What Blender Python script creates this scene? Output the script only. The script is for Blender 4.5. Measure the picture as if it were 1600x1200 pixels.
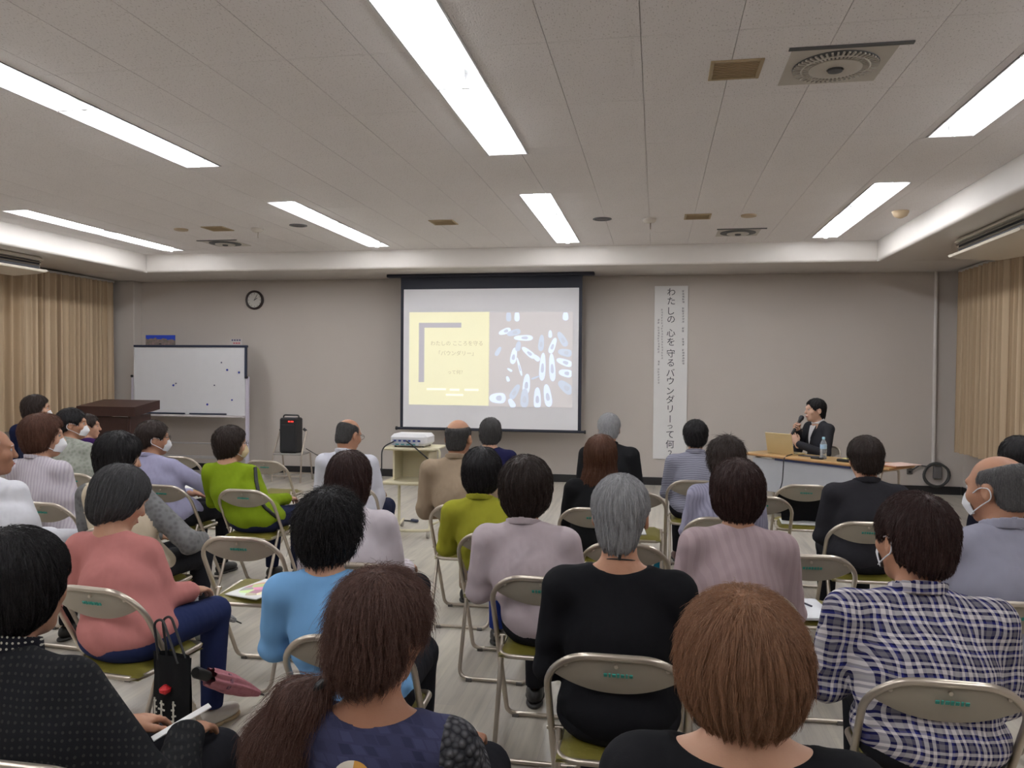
import bpy, math, random
import numpy as np
from mathutils import Matrix, Vector, Euler

random.seed(7)
RNG = np.random.default_rng(7)
for o in list(bpy.data.objects):
    bpy.data.objects.remove(o)
SC = bpy.context.scene
COL = SC.collection

# ------------------------------------------------------------------ camera
CAM_H = 1.60
FOC, YAW, PITCH, ROLL = 1246.0, 0.179, -0.01637, 0.00829


def cam_axes():
    f = np.array([-math.sin(YAW) * math.cos(PITCH), math.cos(YAW) * math.cos(PITCH), math.sin(PITCH)])
    r = np.array([math.cos(YAW), math.sin(YAW), 0.0])
    u = np.cross(r, f)
    r2 = r * math.cos(ROLL) + u * math.sin(ROLL)
    u2 = -r * math.sin(ROLL) + u * math.cos(ROLL)
    return r2, u2, f


AX_R, AX_U, AX_F = cam_axes()
cam_data = bpy.data.cameras.new('camera')
cam_data.sensor_width = 36.0
cam_data.lens = FOC / 1600 * 36.0
cam_data.clip_start = 0.05
cam_data.clip_end = 100
camera = bpy.data.objects.new('camera', cam_data)
camera.matrix_world = Matrix(((AX_R[0], AX_U[0], -AX_F[0], 0), (AX_R[1], AX_U[1], -AX_F[1], 0),
                              (AX_R[2], AX_U[2], -AX_F[2], CAM_H), (0, 0, 0, 1)))
COL.objects.link(camera)
SC.camera = camera

# ------------------------------------------------------------------ world, exposure
world = bpy.data.worlds.new('world')
SC.world = world
world.use_nodes = True
world.node_tree.nodes['Background'].inputs[0].default_value = (0.02, 0.02, 0.022, 1)
SC.view_settings.view_transform = 'Standard'
SC.view_settings.look = 'None'
SC.view_settings.gamma = 1
SC.view_settings.use_curve_mapping = False
SC.view_settings.exposure = 1.13
TUBE_POWER = 17.0          # emission strength of the fluorescent tubes
TUBE_COLOUR = (0.965, 0.985, 1.02)


# ------------------------------------------------------------------ measuring helpers (a pixel of the photograph to a place in the room)
def ray(px, py):
    return AX_R * (px - 800) / FOC - AX_U * (py - 600) / FOC + AX_F


def at_depth(px, py, y):
    d = ray(px, py)
    return np.array([0, 0, CAM_H]) + d * (y / d[1])


def at_height(px, py, z):
    d = ray(px, py)
    return np.array([0, 0, CAM_H]) + d * ((z - CAM_H) / d[2])


# ------------------------------------------------------------------ materials
MATS = {}


def nodes_of(name):
    m = bpy.data.materials.new(name)
    m.use_nodes = True
    nt = m.node_tree
    b = nt.nodes['Principled BSDF']
    return m, nt, b


def N(nt, kind, **kw):
    n = nt.nodes.new(kind)
    for k, v in kw.items():
        setattr(n, k, v)
    return n


def math_node(nt, op, a, b=None, clamp=False):
    n = nt.nodes.new('ShaderNodeMath')
    n.operation = op
    n.use_clamp = clamp
    for i, v in enumerate((a, b)):
        if v is None:
            continue
        if isinstance(v, (int, float)):
            n.inputs[i].default_value = v
        else:
            nt.links.new(v, n.inputs[i])
    return n.outputs[0]


def mix_col(nt, fac, a, b, blend='MIX'):
    n = nt.nodes.new('ShaderNodeMix')
    n.data_type = 'RGBA'
    n.blend_type = blend
    for sock, v in ((n.inputs[0], fac), (n.inputs[6], a), (n.inputs[7], b)):
        if isinstance(v, (int, float)):
            sock.default_value = v
        elif isinstance(v, tuple):
            sock.default_value = (v[0], v[1], v[2], 1)
        else:
            nt.links.new(v, sock)
    return n.outputs[2]


def coord(nt, scale=(1, 1, 1), which='Object', rot=(0, 0, 0)):
    tc = nt.nodes.new('ShaderNodeTexCoord')
    mp = nt.nodes.new('ShaderNodeMapping')
    mp.inputs['Scale'].default_value = scale
    mp.inputs['Rotation'].default_value = rot
    nt.links.new(tc.outputs[which], mp.inputs[0])
    return mp.outputs[0]


def noise(nt, vec, scale, detail=3, rough=0.55):
    n = nt.nodes.new('ShaderNodeTexNoise')
    n.inputs['Scale'].default_value = scale
    n.inputs['Detail'].default_value = detail
    n.inputs['Roughness'].default_value = rough
    nt.links.new(vec, n.inputs['Vector'])
    return n.outputs['Fac']


def bump(nt, b, height, strength=0.3, dist=0.01):
    n = nt.nodes.new('ShaderNodeBump')
    n.inputs['Strength'].default_value = strength
    n.inputs['Distance'].default_value = dist
    nt.links.new(height, n.inputs['Height'])
    nt.links.new(n.outputs[0], b.inputs['Normal'])


def plain(name, col, rough=0.6, metal=0.0, var=0.06, scale=8.0, bump_s=0.0, spec=0.5, emit=None, emit_s=0.0):
    """plain coloured surface with slight procedural mottling"""
    if name in MATS:
        return MATS[name]
    m, nt, b = nodes_of(name)
    vec = coord(nt)
    f = noise(nt, vec, scale)
    dark = tuple(c * (1 - var) for c in col)
    light = tuple(min(1, c * (1 + var)) for c in col)
    nt.links.new(mix_col(nt, f, dark, light), b.inputs['Base Color'])
    b.inputs['Roughness'].default_value = rough
    b.inputs['Metallic'].default_value = metal
    b.inputs['Specular IOR Level'].default_value = spec
    if bump_s:
        bump(nt, b, noise(nt, vec, scale * 12, 2), bump_s, 0.004)
    if emit:
        b.inputs['Emission Color'].default_value = (*emit, 1)
        b.inputs['Emission Strength'].default_value = emit_s
    MATS[name] = m
    return m


def cloth(name, col, rough=0.9, var=0.10, fold=0.35, weave=0.15, pattern=None, col2=None, scale=1.0, sheen=0.0):
    """woven cloth: mottled colour, soft folds and weave as relief, and an optional woven or printed pattern"""
    if name in MATS:
        return MATS[name]
    m, nt, b = nodes_of(name)
    vec = coord(nt)
    base = mix_col(nt, noise(nt, vec, 5.0), tuple(c * (1 - var) for c in col), tuple(min(1, c * (1 + var)) for c in col))
    sep = N(nt, 'ShaderNodeSeparateXYZ')
    nt.links.new(vec, sep.inputs[0])
    X, Y, Z = sep.outputs
    wob = math_node(nt, 'MULTIPLY', math_node(nt, 'SUBTRACT', noise(nt, vec, 7.0, 2), 0.5), 0.035)
    u = math_node(nt, 'ADD', math_node(nt, 'ADD', X, math_node(nt, 'MULTIPLY', Y, 0.6)), wob)
    v = math_node(nt, 'ADD', math_node(nt, 'ADD', Z, math_node(nt, 'MULTIPLY', Y, 0.25)), wob)

    def fr(s, k, off=0.0):
        return math_node(nt, 'FRACT', math_node(nt, 'ADD', math_node(nt, 'MULTIPLY', s, k), off + 50.0))

    if pattern == 'plaid':
        def ramp(src):
            r = N(nt, 'ShaderNodeValToRGB')
            cr = r.color_ramp
            cr.interpolation = 'CONSTANT'
            white, navy, grey, blue = (0.62, 0.58, 0.58, 1), (0.012, 0.012, 0.07, 1), (0.16, 0.15, 0.17, 1), (0.03, 0.035, 0.20, 1)
            stops = [(0, white), (0.16, navy), (0.27, white), (0.38, navy), (0.47, grey), (0.64, navy), (0.74, white), (0.84, blue), (0.92, navy)]
            cr.elements[0].color = stops[0][1]
            cr.elements[1].position = stops[1][0]
            cr.elements[1].color = stops[1][1]
            for p_, c_ in stops[2:]:
                e = cr.elements.new(p_)
                e.color = c_
            nt.links.new(src, r.inputs[0])
            return r.outputs[0]
        base = mix_col(nt, 0.5, ramp(fr(u, 12.5)), ramp(fr(v, 12.5)))
    elif pattern in ('hstripe', 'vstripe'):
        s = fr(v if pattern == 'hstripe' else u, scale)
        base = mix_col(nt, math_node(nt, 'GREATER_THAN', s, 0.55), base, col2)
    elif pattern == 'dots':
        du = math_node(nt, 'SUBTRACT', fr(u, scale), 0.5)
        dv = math_node(nt, 'SUBTRACT', fr(v, scale), 0.5)
        rr = math_node(nt, 'ADD', math_node(nt, 'MULTIPLY', du, du), math_node(nt, 'MULTIPLY', dv, dv))
        base = mix_col(nt, math_node(nt, 'LESS_THAN', rr, 0.045), base, col2)
    elif pattern == 'check':
        # staggered patches woven of two blues
        ck = N(nt, 'ShaderNodeTexBrick')
        ck.inputs['Color1'].default_value = (*col, 1)
        ck.inputs['Color2'].default_value = (*col2, 1)
        ck.inputs['Mortar'].default_value = (*[0.5 * (p + q) for p, q in zip(col, col2)], 1)
        ck.inputs['Scale'].default_value = scale
        ck.inputs['Mortar Size'].default_value = 0.05
        ck.inputs['Brick Width'].default_value = 0.6
        ck.inputs['Row Height'].default_value = 0.5
        cb = N(nt, 'ShaderNodeCombineXYZ')
        nt.links.new(math_node(nt, 'ADD', u, math_node(nt, 'MULTIPLY', v, 0.5)), cb.inputs[0])
        nt.links.new(v, cb.inputs[1])
        nt.links.new(cb.outputs[0], ck.inputs[0])
        base = ck.outputs[0]
    elif pattern == 'leaf':
        vo = N(nt, 'ShaderNodeTexVoronoi')
        vo.inputs['Scale'].default_value = scale
        nt.links.new(vec, vo.inputs['Vector'])
        base = mix_col(nt, math_node(nt, 'MULTIPLY', vo.outputs['Distance'], 1.6, True), base, col2)
    elif pattern == 'knit':
        vo = N(nt, 'ShaderNodeTexVoronoi')
        vo.inputs['Scale'].default_value = scale
        nt.links.new(vec, vo.inputs['Vector'])
        base = mix_col(nt, math_node(nt, 'MULTIPLY', vo.outputs['Distance'], 1.5, True), base, col2)
    nt.links.new(base, b.inputs['Base Color'])
    b.inputs['Roughness'].default_value = rough
    b.inputs['Specular IOR Level'].default_value = 0.12
    b.inputs['Sheen Weight'].default_value = sheen
    h1 = noise(nt, coord(nt, (1.0, 1.0, 0.55)), 11.0, 2)
    h2 = noise(nt, vec, 420.0, 1)
    hh = math_node(nt, 'ADD', math_node(nt, 'MULTIPLY', h1, fold), math_node(nt, 'MULTIPLY', h2, weave * 0.06))
    if pattern == 'knit':
        hh = math_node(nt, 'ADD', hh, math_node(nt, 'MULTIPLY', vo.outputs['Distance'], -0.5))
    bump(nt, b, hh, 0.75, 0.035)
    MATS[name] = m
    return m


def hair_mat(name, root, tip, rough=0.48):
    if name in MATS:
        return MATS[name]
    m, nt, b = nodes_of(name)
    hi = N(nt, 'ShaderNodeHairInfo')
    f = noise(nt, coord(nt, (60, 60, 6)), 1.6, 3)
    base = mix_col(nt, f, root, tip)
    base = mix_col(nt, math_node(nt, 'MULTIPLY', hi.outputs['Random'], 0.6), base, tip)
    nt.links.new(base, b.inputs['Base Color'])
    b.inputs['Roughness'].default_value = rough
    b.inputs['Specular IOR Level'].default_value = 0.24
    bump(nt, b, noise(nt, coord(nt, (90, 90, 8)), 1.5, 3), 0.5, 0.01)
    MATS[name] = m
    return m


def skin(name, col):
    if name in MATS:
        return MATS[name]
    m, nt, b = nodes_of(name)
    vec = coord(nt)
    c = mix_col(nt, noise(nt, vec, 22.0, 3), tuple(x * f for x, f in zip(col, (0.9, 0.84, 0.82))), tuple(x * 1.06 for x in col))
    nt.links.new(c, b.inputs['Base Color'])
    b.inputs['Roughness'].default_value = 0.55
    b.inputs['Specular IOR Level'].default_value = 0.35
    b.inputs['Subsurface Weight'].default_value = 0.08
    b.inputs['Subsurface Radius'].default_value = (0.02, 0.008, 0.004)
    bump(nt, b, noise(nt, vec, 160.0, 2), 0.12, 0.003)
    MATS[name] = m
    return m


# ------------------------------------------------------------------ object helpers
def tag(o, label=None, cat=None, group=None, kind=None):
    for k, v in (('label', label), ('category', cat), ('group', group), ('kind', kind)):
        if v:
            o[k] = v
    return o


def empty(name, loc=(0, 0, 0), rz=0.0):
    o = bpy.data.objects.new(name, None)
    o.empty_display_size = 0.1
    COL.objects.link(o)
    o.location = loc
    o.rotation_euler = (0, 0, rz)
    return o


def link_mesh(name, me, mat, parent=None):
    o = bpy.data.objects.new(name, me)
    COL.objects.link(o)
    if mat is not None and not len(me.materials):
        for m in (mat if isinstance(mat, (list, tuple)) else [mat]):
            me.materials.append(m)
    if parent is not None:
        o.parent = parent
    return o


def mesh_np(name, V, F, mat, parent=None, smooth=True):
    me = bpy.data.meshes.new(name)
    V = np.asarray(V, dtype=np.float32)
    F = np.asarray(F, dtype=np.int32)
    me.vertices.add(len(V))
    me.vertices.foreach_set('co', V.ravel())
    k = F.shape[1]
    me.loops.add(F.size)
    me.loops.foreach_set('vertex_index', F.ravel())
    me.polygons.add(len(F))
    me.polygons.foreach_set('loop_start', np.arange(0, F.size, k, dtype=np.int32))
    me.update(calc_edges=True)
    if smooth:
        me.polygons.foreach_set('use_smooth', np.ones(len(F), dtype=bool))
    me.validate()
    return link_mesh(name, me, mat, parent)


def fillet(pts, r, n=5):
    """round the inner corners of a polyline"""
    pts = [Vector(p) for p in pts]
    out = [pts[0]]
    for i in range(1, len(pts) - 1):
        a, b, c = pts[i - 1], pts[i], pts[i + 1]
        rr = r[i] if isinstance(r, (list, tuple)) else r
        d1, d2 = (a - b), (c - b)
        t = min(rr, d1.length * 0.49, d2.length * 0.49)
        if t < 1e-5:
            out.append(b)
            continue
        p, q = b + d1.normalized() * t, b + d2.normalized() * t
        for k in range(n + 1):
            s = k / n
            out.append(p * (1 - s) ** 2 + b * 2 * s * (1 - s) + q * s * s)
    out.append(pts[-1])
    return out


class MB:
    """collects simple solids, then links them as ONE mesh object"""

    def __init__(self):
        self.v, self.f, self.s, self.m = [], [], [], []

    def _add(self, vs, fs, smooth, mi=0):
        k = len(self.v)
        self.v += [tuple(v) for v in vs]
        self.f += [tuple(i + k for i in f) for f in fs]
        self.s += [smooth] * len(fs)
        self.m += [mi] * len(fs)
        return self

    def box(self, c, s, rot=None, bev=0.0, mi=0):
        x, y, z = (q / 2 for q in s)
        if bev <= 0:
            vs = [Vector((i * x, j * y, k * z)) for k in (-1, 1) for j in (-1, 1) for i in (-1, 1)]
            fs = [(0, 2, 3, 1), (4, 5, 7, 6), (0, 1, 5, 4), (2, 6, 7, 3), (0, 4, 6, 2), (1, 3, 7, 5)]
        else:
            b = min(bev, x * 0.98, y * 0.98, z * 0.98)
            vs, fs, idx = [], [], {}
            for i in (-1, 1):
                for j in (-1, 1):
                    for k in (-1, 1):
                        for a in range(3):
                            p = [i * (x - b), j * (y - b), k * (z - b)]
                            p[a] += (i, j, k)[a] * b
                            idx[(i, j, k, a)] = len(vs)
                            vs.append(Vector(p))
            g = lambda i, j, k, a: idx[(i, j, k, a)]
            for q in (-1, 1):
                fs.append([g(q, -1, -1, 0), g(q, 1, -1, 0), g(q, 1, 1, 0), g(q, -1, 1, 0)][::q])
                fs.append([g(-1, q, -1, 1), g(1, q, -1, 1), g(1, q, 1, 1), g(-1, q, 1, 1)][::-q])
                fs.append([g(-1, -1, q, 2), g(1, -1, q, 2), g(1, 1, q, 2), g(-1, 1, q, 2)][::q])
            for p in (-1, 1):
                for q in (-1, 1):
                    fs.append([g(-1, p, q, 1), g(1, p, q, 1), g(1, p, q, 2), g(-1, p, q, 2)][::p * q])
                    fs.append([g(p, -1, q, 0), g(p, 1, q, 0), g(p, 1, q, 2), g(p, -1, q, 2)][::-p * q])
                    fs.append([g(p, q, -1, 0), g(p, q, 1, 0), g(p, q, 1, 1), g(p, q, -1, 1)][::p * q])
                    for r in (-1, 1):
                        fs.append([g(p, q, r, 0), g(p, q, r, 1), g(p, q, r, 2)][::p * q * r])
        R = rot if rot is not None else Matrix.Identity(3)
        c = Vector(c)
        return self._add([R @ v + c for v in vs], fs, False, mi)

    def tube(self, pts, r, n=10, closed=False, mi=0):
        pts = [Vector(p) for p in pts]
        m = len(pts)
        rs = r if isinstance(r, (list, tuple)) else [r] * m
        vs, fs = [], []
        up = None
        for i, p in enumerate(pts):
            if closed:
                t = pts[(i + 1) % m] - pts[i - 1]
            else:
                t = pts[min(i + 1, m - 1)] - pts[max(i - 1, 0)]
            t = t.normalized()
            if up is None:
                up = Vector((0, 0, 1)) if abs(t.z) < 0.9 else Vector((1, 0, 0))
            a = (up - t * up.dot(t)).normalized()
            up = a
            b = t.cross(a)
            for k in range(n):
                w = 2 * math.pi * k / n
                vs.append(p + (a * math.cos(w) + b * math.sin(w)) * rs[i])
        for i in range(m if closed else m - 1):
            j = (i + 1) % m
            for k in range(n):
                l = (k + 1) % n
                fs.append((i * n + k, i * n + l, j * n + l, j * n + k))
        if not closed:
            fs.append(tuple(range(n))[::-1])
            fs.append(tuple((m - 1) * n + k for k in range(n)))
        return self._add(vs, fs, True, mi)

    def cyl(self, a, b, r0, r1=None, n=16, mi=0):
        return self.tube([a, b], [r0, r0 if r1 is None else r1], n, mi=mi)

    def lathe(self, prof, c=(0, 0, 0), n=24, R=None, mi=0):
        """profile of (radius, height) turned about z"""
        R = R if R is not None else Matrix.Identity(3)
        c = Vector(c)
        vs, fs = [], []
        for (r, z) in prof:
            for k in range(n):
                w = 2 * math.pi * k / n
                vs.append(R @ Vector((r * math.cos(w), r * math.sin(w), z)) + c)
        for i in range(len(prof) - 1):
            for k in range(n):
                l = (k + 1) % n
                fs.append((i * n + k, i * n + l, (i + 1) * n + l, (i + 1) * n + k))
        fs.append(tuple(range(n))[::-1])
        fs.append(tuple((len(prof) - 1) * n + k for k in range(n)))
        return self._add(vs, fs, True, mi)

    def prism(self, poly, h, frame=None, mi=0):
        """flat polygon (x, y) thickened by h along its normal"""
        M_ = frame if frame is not None else Matrix.Identity(4)
        n = len(poly)
        vs = [M_ @ Vector((p[0], p[1], 0)) for p in poly] + [M_ @ Vector((p[0], p[1], h)) for p in poly]
        fs = [tuple(range(n))[::-1], tuple(range(n, 2 * n))]
        fs += [(i, (i + 1) % n, n + (i + 1) % n, n + i) for i in range(n)]
        return self._add(vs, fs, False, mi)

    def grid(self, P, smooth=True, mi=0):
        """P[i][j] of points"""
        a, b = len(P), len(P[0])
        vs = [p for row in P for p in row]
        fs = [(i * b + j, i * b + j + 1, (i + 1) * b + j + 1, (i + 1) * b + j) for i in range(a - 1) for j in range(b - 1)]
        return self._add(vs, fs, smooth, mi)

    def build(self, name, mat, parent=None, loc=None):
        me = bpy.data.meshes.new(name)
        me.from_pydata(self.v, [], self.f)
        me.polygons.foreach_set('use_smooth', self.s)
        me.polygons.foreach_set('material_index', self.m)
        o = link_mesh(name, me, mat, parent)
        if any(self.s) and not all(self.s) or any(len(f) > 4 for f in self.f):
            try:
                me.set_sharp_from_angle(angle=math.radians(40))
            except Exception:
                pass
        if loc is not None:
            o.location = loc
        return o


def copy_tree(o, parent=None):
    c = o.copy()
    COL.objects.link(c)
    c.parent = parent
    for ch in o.children:
        copy_tree(ch, c)
    return c


def text_mesh(name, body, size, mat, parent=None, depth=0.0008, align='CENTER', spacing=1.0):
    cu = bpy.data.curves.new(name, 'FONT')
    cu.body = body
    cu.size = size
    cu.align_x = align
    cu.align_y = 'CENTER'
    cu.extrude = depth
    cu.space_line = spacing
    cu.resolution_u = 2
    tmp = bpy.data.objects.new(name, cu)
    COL.objects.link(tmp)
    dg = bpy.context.evaluated_depsgraph_get()
    me = bpy.data.meshes.new_from_object(tmp.evaluated_get(dg))
    bpy.data.objects.remove(tmp)
    bpy.data.curves.remove(cu)
    me.name = name
    me.materials.clear()
    return link_mesh(name, me, mat, parent)


def struct(o, label=None):
    o['kind'] = 'structure'
    if label:
        o['label'] = label
    return o



# ================================================================== THE ROOM
XL, XR, YB, YR = -8.50, 4.02, 11.47, -3.2
Z_SOFFIT, Z_CEIL = 2.965, 3.22
XI_L, XI_R, YI_B = -7.20, 2.62, 10.32


def floor_material():
    m, nt, b = nodes_of('vinyl floor')
    v1 = coord(nt, (9.0, 0.75, 1.0))
    v2 = coord(nt, (30.0, 1.6, 1.0))
    n1 = noise(nt, v1, 1.0, 5, 0.6)
    n2 = noise(nt, v2, 1.0, 4, 0.6)
    n3 = noise(nt, coord(nt), 0.9, 3, 0.5)
    r = N(nt, 'ShaderNodeValToRGB')
    r.color_ramp.elements[0].position = 0.32
    r.color_ramp.elements[0].color = (0.30, 0.28, 0.26, 1)
    r.color_ramp.elements[1].position = 0.66
    r.color_ramp.elements[1].color = (0.60, 0.555, 0.485, 1)
    e = r.color_ramp.elements.new(0.5)
    e.color = (0.48, 0.445, 0.395, 1)
    s = math_node(nt, 'ADD', math_node(nt, 'MULTIPLY', n1, 0.62), math_node(nt, 'MULTIPLY', n2, 0.38))
    nt.links.new(s, r.inputs[0])
    # plank-wide strips that differ a little in tone
    br = N(nt, 'ShaderNodeTexBrick')
    br.inputs['Scale'].default_value = 1.0
    br.inputs['Brick Width'].default_value = 0.92
    br.inputs['Row Height'].default_value = 0.155
    br.inputs['Mortar Size'].default_value = 0.0015
    br.inputs['Color1'].default_value = (0.90, 0.90, 0.92, 1)
    br.inputs['Color2'].default_value = (1.06, 1.05, 1.0, 1)
    br.inputs['Mortar'].default_value = (0.8, 0.8, 0.8, 1)
    nt.links.new(coord(nt, rot=(0, 0, math.pi / 2)), br.inputs['Vector'])
    c = mix_col(nt, 0.8, r.outputs[0], br.outputs[0], 'MULTIPLY')
    c = mix_col(nt, math_node(nt, 'MULTIPLY', n3, 0.35), c, (0.50, 0.45, 0.37))
    nt.links.new(c, b.inputs['Base Color'])
    b.inputs['Roughness'].default_value = 0.34
    b.inputs['Specular IOR Level'].default_value = 0.42
    bump(nt, b, n2, 0.05, 0.004)
    return m


def wall_material():
    m, nt, b = nodes_of('wall paper')
    n1 = noise(nt, coord(nt, (1, 1, 0.3)), 1.2, 3)
    n2 = noise(nt, coord(nt), 160.0, 2)
    c = mix_col(nt, n1, (0.525, 0.475, 0.435), (0.575, 0.525, 0.48))
    c = mix_col(nt, math_node(nt, 'MULTIPLY', n2, 0.15), c, (0.42, 0.375, 0.34))
    nt.links.new(c, b.inputs['Base Color'])
    b.inputs['Roughness'].default_value = 0.82
    b.inputs['Specular IOR Level'].default_value = 0.2
    bump(nt, b, n2, 0.15, 0.004)
    return m


def ceiling_material():
    m, nt, b = nodes_of('acoustic board')
    v = coord(nt, which='Object')
    n1 = noise(nt, v, 55.0, 2, 0.5)
    fleck = math_node(nt, 'LESS_THAN', n1, 0.36)
    n2 = noise(nt, v, 1.5, 2)
    c = mix_col(nt, n2, (0.79, 0.755, 0.745), (0.84, 0.805, 0.795))
    c = mix_col(nt, math_node(nt, 'MULTIPLY', fleck, 0.42), c, (0.25, 0.21, 0.18))
    nt.links.new(c, b.inputs['Base Color'])
    b.inputs['Roughness'].default_value = 0.9
    b.inputs['Specular IOR Level'].default_value = 0.1
    bump(nt, b, n1, 0.3, 0.006)
    return m


def curtain_material():
    m, nt, b = nodes_of('striped curtain')
    v = coord(nt, (0.0, 1.0, 0.0))
    n1 = noise(nt, v, 9.0, 2)
    n2 = noise(nt, v, 42.0, 2)
    c = mix_col(nt, math_node(nt, 'MULTIPLY', math_node(nt, 'SUBTRACT', n1, 0.36), 3.0, True), (0.35, 0.25, 0.155), (0.58, 0.45, 0.31))
    c = mix_col(nt, math_node(nt, 'MULTIPLY', math_node(nt, 'GREATER_THAN', n2, 0.60), 0.55), c, (0.24, 0.16, 0.10))
    nt.links.new(c, b.inputs['Base Color'])
    b.inputs['Roughness'].default_value = 0.85
    b.inputs['Specular IOR Level'].default_value = 0.15
    bump(nt, b, noise(nt, coord(nt), 300, 1), 0.15, 0.003)
    return m


M_FLOOR, M_WALL, M_CEIL, M_CURT = floor_material(), wall_material(), ceiling_material(), curtain_material()
M_WHITE = plain('white paint', (0.68, 0.65, 0.60), 0.45, var=0.02)
M_SOFF = plain('soffit paint', (0.60, 0.56, 0.52), 0.6, var=0.03)
M_DARK = plain('dark vinyl', (0.018, 0.017, 0.018), 0.5)

struct(MB().box(((XL + XR) / 2, (YB + YR) / 2, -0.05), (XR - XL + 0.4, YB - YR + 0.4, 0.1)).build('floor', M_FLOOR))
wb_ = empty('wall_back', (0, YB, 0))
struct(wb_)
SEAM = 2.085
MB().box(((XL + XR) / 2, 0.1, SEAM / 2), (XR - XL + 0.4, 0.2, SEAM - 0.004)).build('wall_panel', M_WALL, wb_)
MB().box(((XL + XR) / 2, 0.1, (SEAM + 3.4) / 2), (XR - XL + 0.4, 0.2, 3.4 - SEAM)).build('wall_panel', M_WALL, wb_)
MB().box(((XL + XR) / 2, 0.0, SEAM), (XR - XL, 0.006, 0.014)).build('joint_strip', M_WALL, wb_)
struct(MB().box((XL - 0.1, (YB + YR) / 2, 1.7), (0.2, YB - YR + 0.4, 3.4)).build('wall_left', M_WALL))
struct(MB().box((XR + 0.1, (YB + YR) / 2, 1.7), (0.2, YB - YR + 0.4, 3.4)).build('wall_right', M_WALL))
struct(MB().box(((XL + XR) / 2, YR - 0.1, 1.7), (XR - XL + 0.4, 0.2, 3.4)).build('wall_rear', M_WALL))
struct(MB().box((-8.29, YB - 0.10, Z_SOFFIT / 2), (0.42, 0.2, Z_SOFFIT), bev=0.008).build('trim_1', M_WALL), 'pilaster in the back corner beside the whiteboard')
struct(MB().box(((XL + XR) / 2 + 0.2, YB - 0.009, 0.055), (XR - XL - 0.45, 0.018, 0.11), bev=0.004).build('baseboard_back', M_DARK))
struct(MB().box((XR - 0.009, (YB + YR) / 2, 0.055), (0.018, YB - YR, 0.11), bev=0.004).build('baseboard_right', M_DARK))
struct(MB().box((XL + 0.009, (YB + YR) / 2, 0.055), (0.018, YB - YR, 0.11), bev=0.004).build('baseboard_left', M_DARK))


# lowered border round the ceiling, with a rounded lip towards the room
def soffit(name, a, b, side):
    """profile swept along the edge; side is the direction from the lip back to the wall"""
    a, b, side = Vector(a), Vector(b), Vector(side)
    depth = side.length
    s = side.normalized()
    r = 0.035
    prof = [(0, 3.36), (0, Z_SOFFIT + r)] + [(r - r * math.cos(w), Z_SOFFIT + r - r * math.sin(w)) for w in (0.4, 0.8, 1.2, 1.57)] + [(depth, Z_SOFFIT), (depth, 3.36)]
    P = [[(e + s * d) + Vector((0, 0, z)) for e in (a, b)] for d, z in prof]
    m = MB()
    m.grid(P)
    return struct(m.build(name, M_SOFF))


soffit('trim_2', (XI_L, YI_B, 0), (XI_R, YI_B, 0), (0, YB - YI_B + 0.05, 0))
soffit('trim_3', (XI_L, YR, 0), (XI_L, YI_B, 0), (XL - XI_L - 0.05, 0, 0))
soffit('trim_4', (XI_R, YR, 0), (XI_R, YI_B, 0), (XR - XI_R + 0.05, 0, 0))
# the two back corners of the border
m = MB()
for x0, x1 in ((XL - 0.05, XI_L), (XI_R, XR + 0.05)):
    m.box(((x0 + x1) / 2, (YI_B + YB) / 2 + 0.02, (Z_SOFFIT + 3.36) / 2), (x1 - x0, YB - YI_B + 0.06, 3.36 - Z_SOFFIT))
struct(m.build('trim_5', M_SOFF))

# ceiling of acoustic boards; the recessed light troughs are left open
FIX_X = (-6.56, -3.60, -1.11, 1.95)
FIX_Y = ((7.24, 10.04), (3.06, 5.90), (-1.12, 1.70))  # last row, behind the camera, is unseen and added to light the room
FIX_W = 0.31
HOLES = [(x - FIX_W / 2, y0, x + FIX_W / 2, y1) for x in FIX_X for y0, y1 in FIX_Y]


def cut_rects(r, holes):
    out = [r]
    for (a, b, c, d) in holes:
        nxt = []
        for (x0, y0, x1, y1) in out:
            if c <= x0 or a >= x1 or d <= y0 or b >= y1:
                nxt.append((x0, y0, x1, y1))
                continue
            if y0 < b:
                nxt.append((x0, y0, x1, b))
            if y1 > d:
                nxt.append((x0, d, x1, y1))
            yy0, yy1 = max(y0, b), min(y1, d)
            if x0 < a:
                nxt.append((x0, yy0, a, yy1))
            if x1 > c:
                nxt.append((c, yy0, x1, yy1))
        out = nxt
    return out


ceil = struct(MB().box(((XL + XR) / 2, (YB + YR) / 2, 3.42), (XR - XL + 0.4, YB - YR + 0.4, 0.1)).build('ceiling', M_CEIL))
# far part in view: each board its own piece; nearer than the frame shows: plain strips
JX0, JW, JL = -0.092, 0.4585, 0.914
xs = [XI_L] + [x for x in (JX0 + JW * k for k in range(-16, 7)) if XI_L + 0.05 < x < XI_R - 0.05] + [XI_R]
ys = [YI_B - JL * k for k in range(9)]
unit = None
for i in range(len(xs) - 1):
    for k in range(8):
        for (x0, y0, x1, y1) in cut_rects((xs[i], ys[k + 1], xs[i + 1], ys[k]), HOLES):
            if x1 - x0 < 0.012 or y1 - y0 < 0.012:
                continue
            if unit is None:
                o = MB().box((0, 0, 0.5), (1, 1, 1)).build('ceiling_board', None, ceil)
                o.data.materials.append(M_CEIL)
                unit = o
            else:
                o = unit.copy()
                COL.objects.link(o)
            g = 0.003
            o.location = ((x0 + x1) / 2, (y0 + y1) / 2, Z_CEIL)
            o.scale = (x1 - x0 - g, y1 - y0 - g, 0.015)
m = MB()
for (x0, y0, x1, y1) in cut_rects((XI_L, YR, XI_R, ys[8]), HOLES):
    m.box(((x0 + x1) / 2, (y0 + y1) / 2, Z_CEIL + 0.0075), (x1 - x0, y1 - y0, 0.015))
m.build('ceiling_sheet', M_CEIL, ceil)

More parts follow.
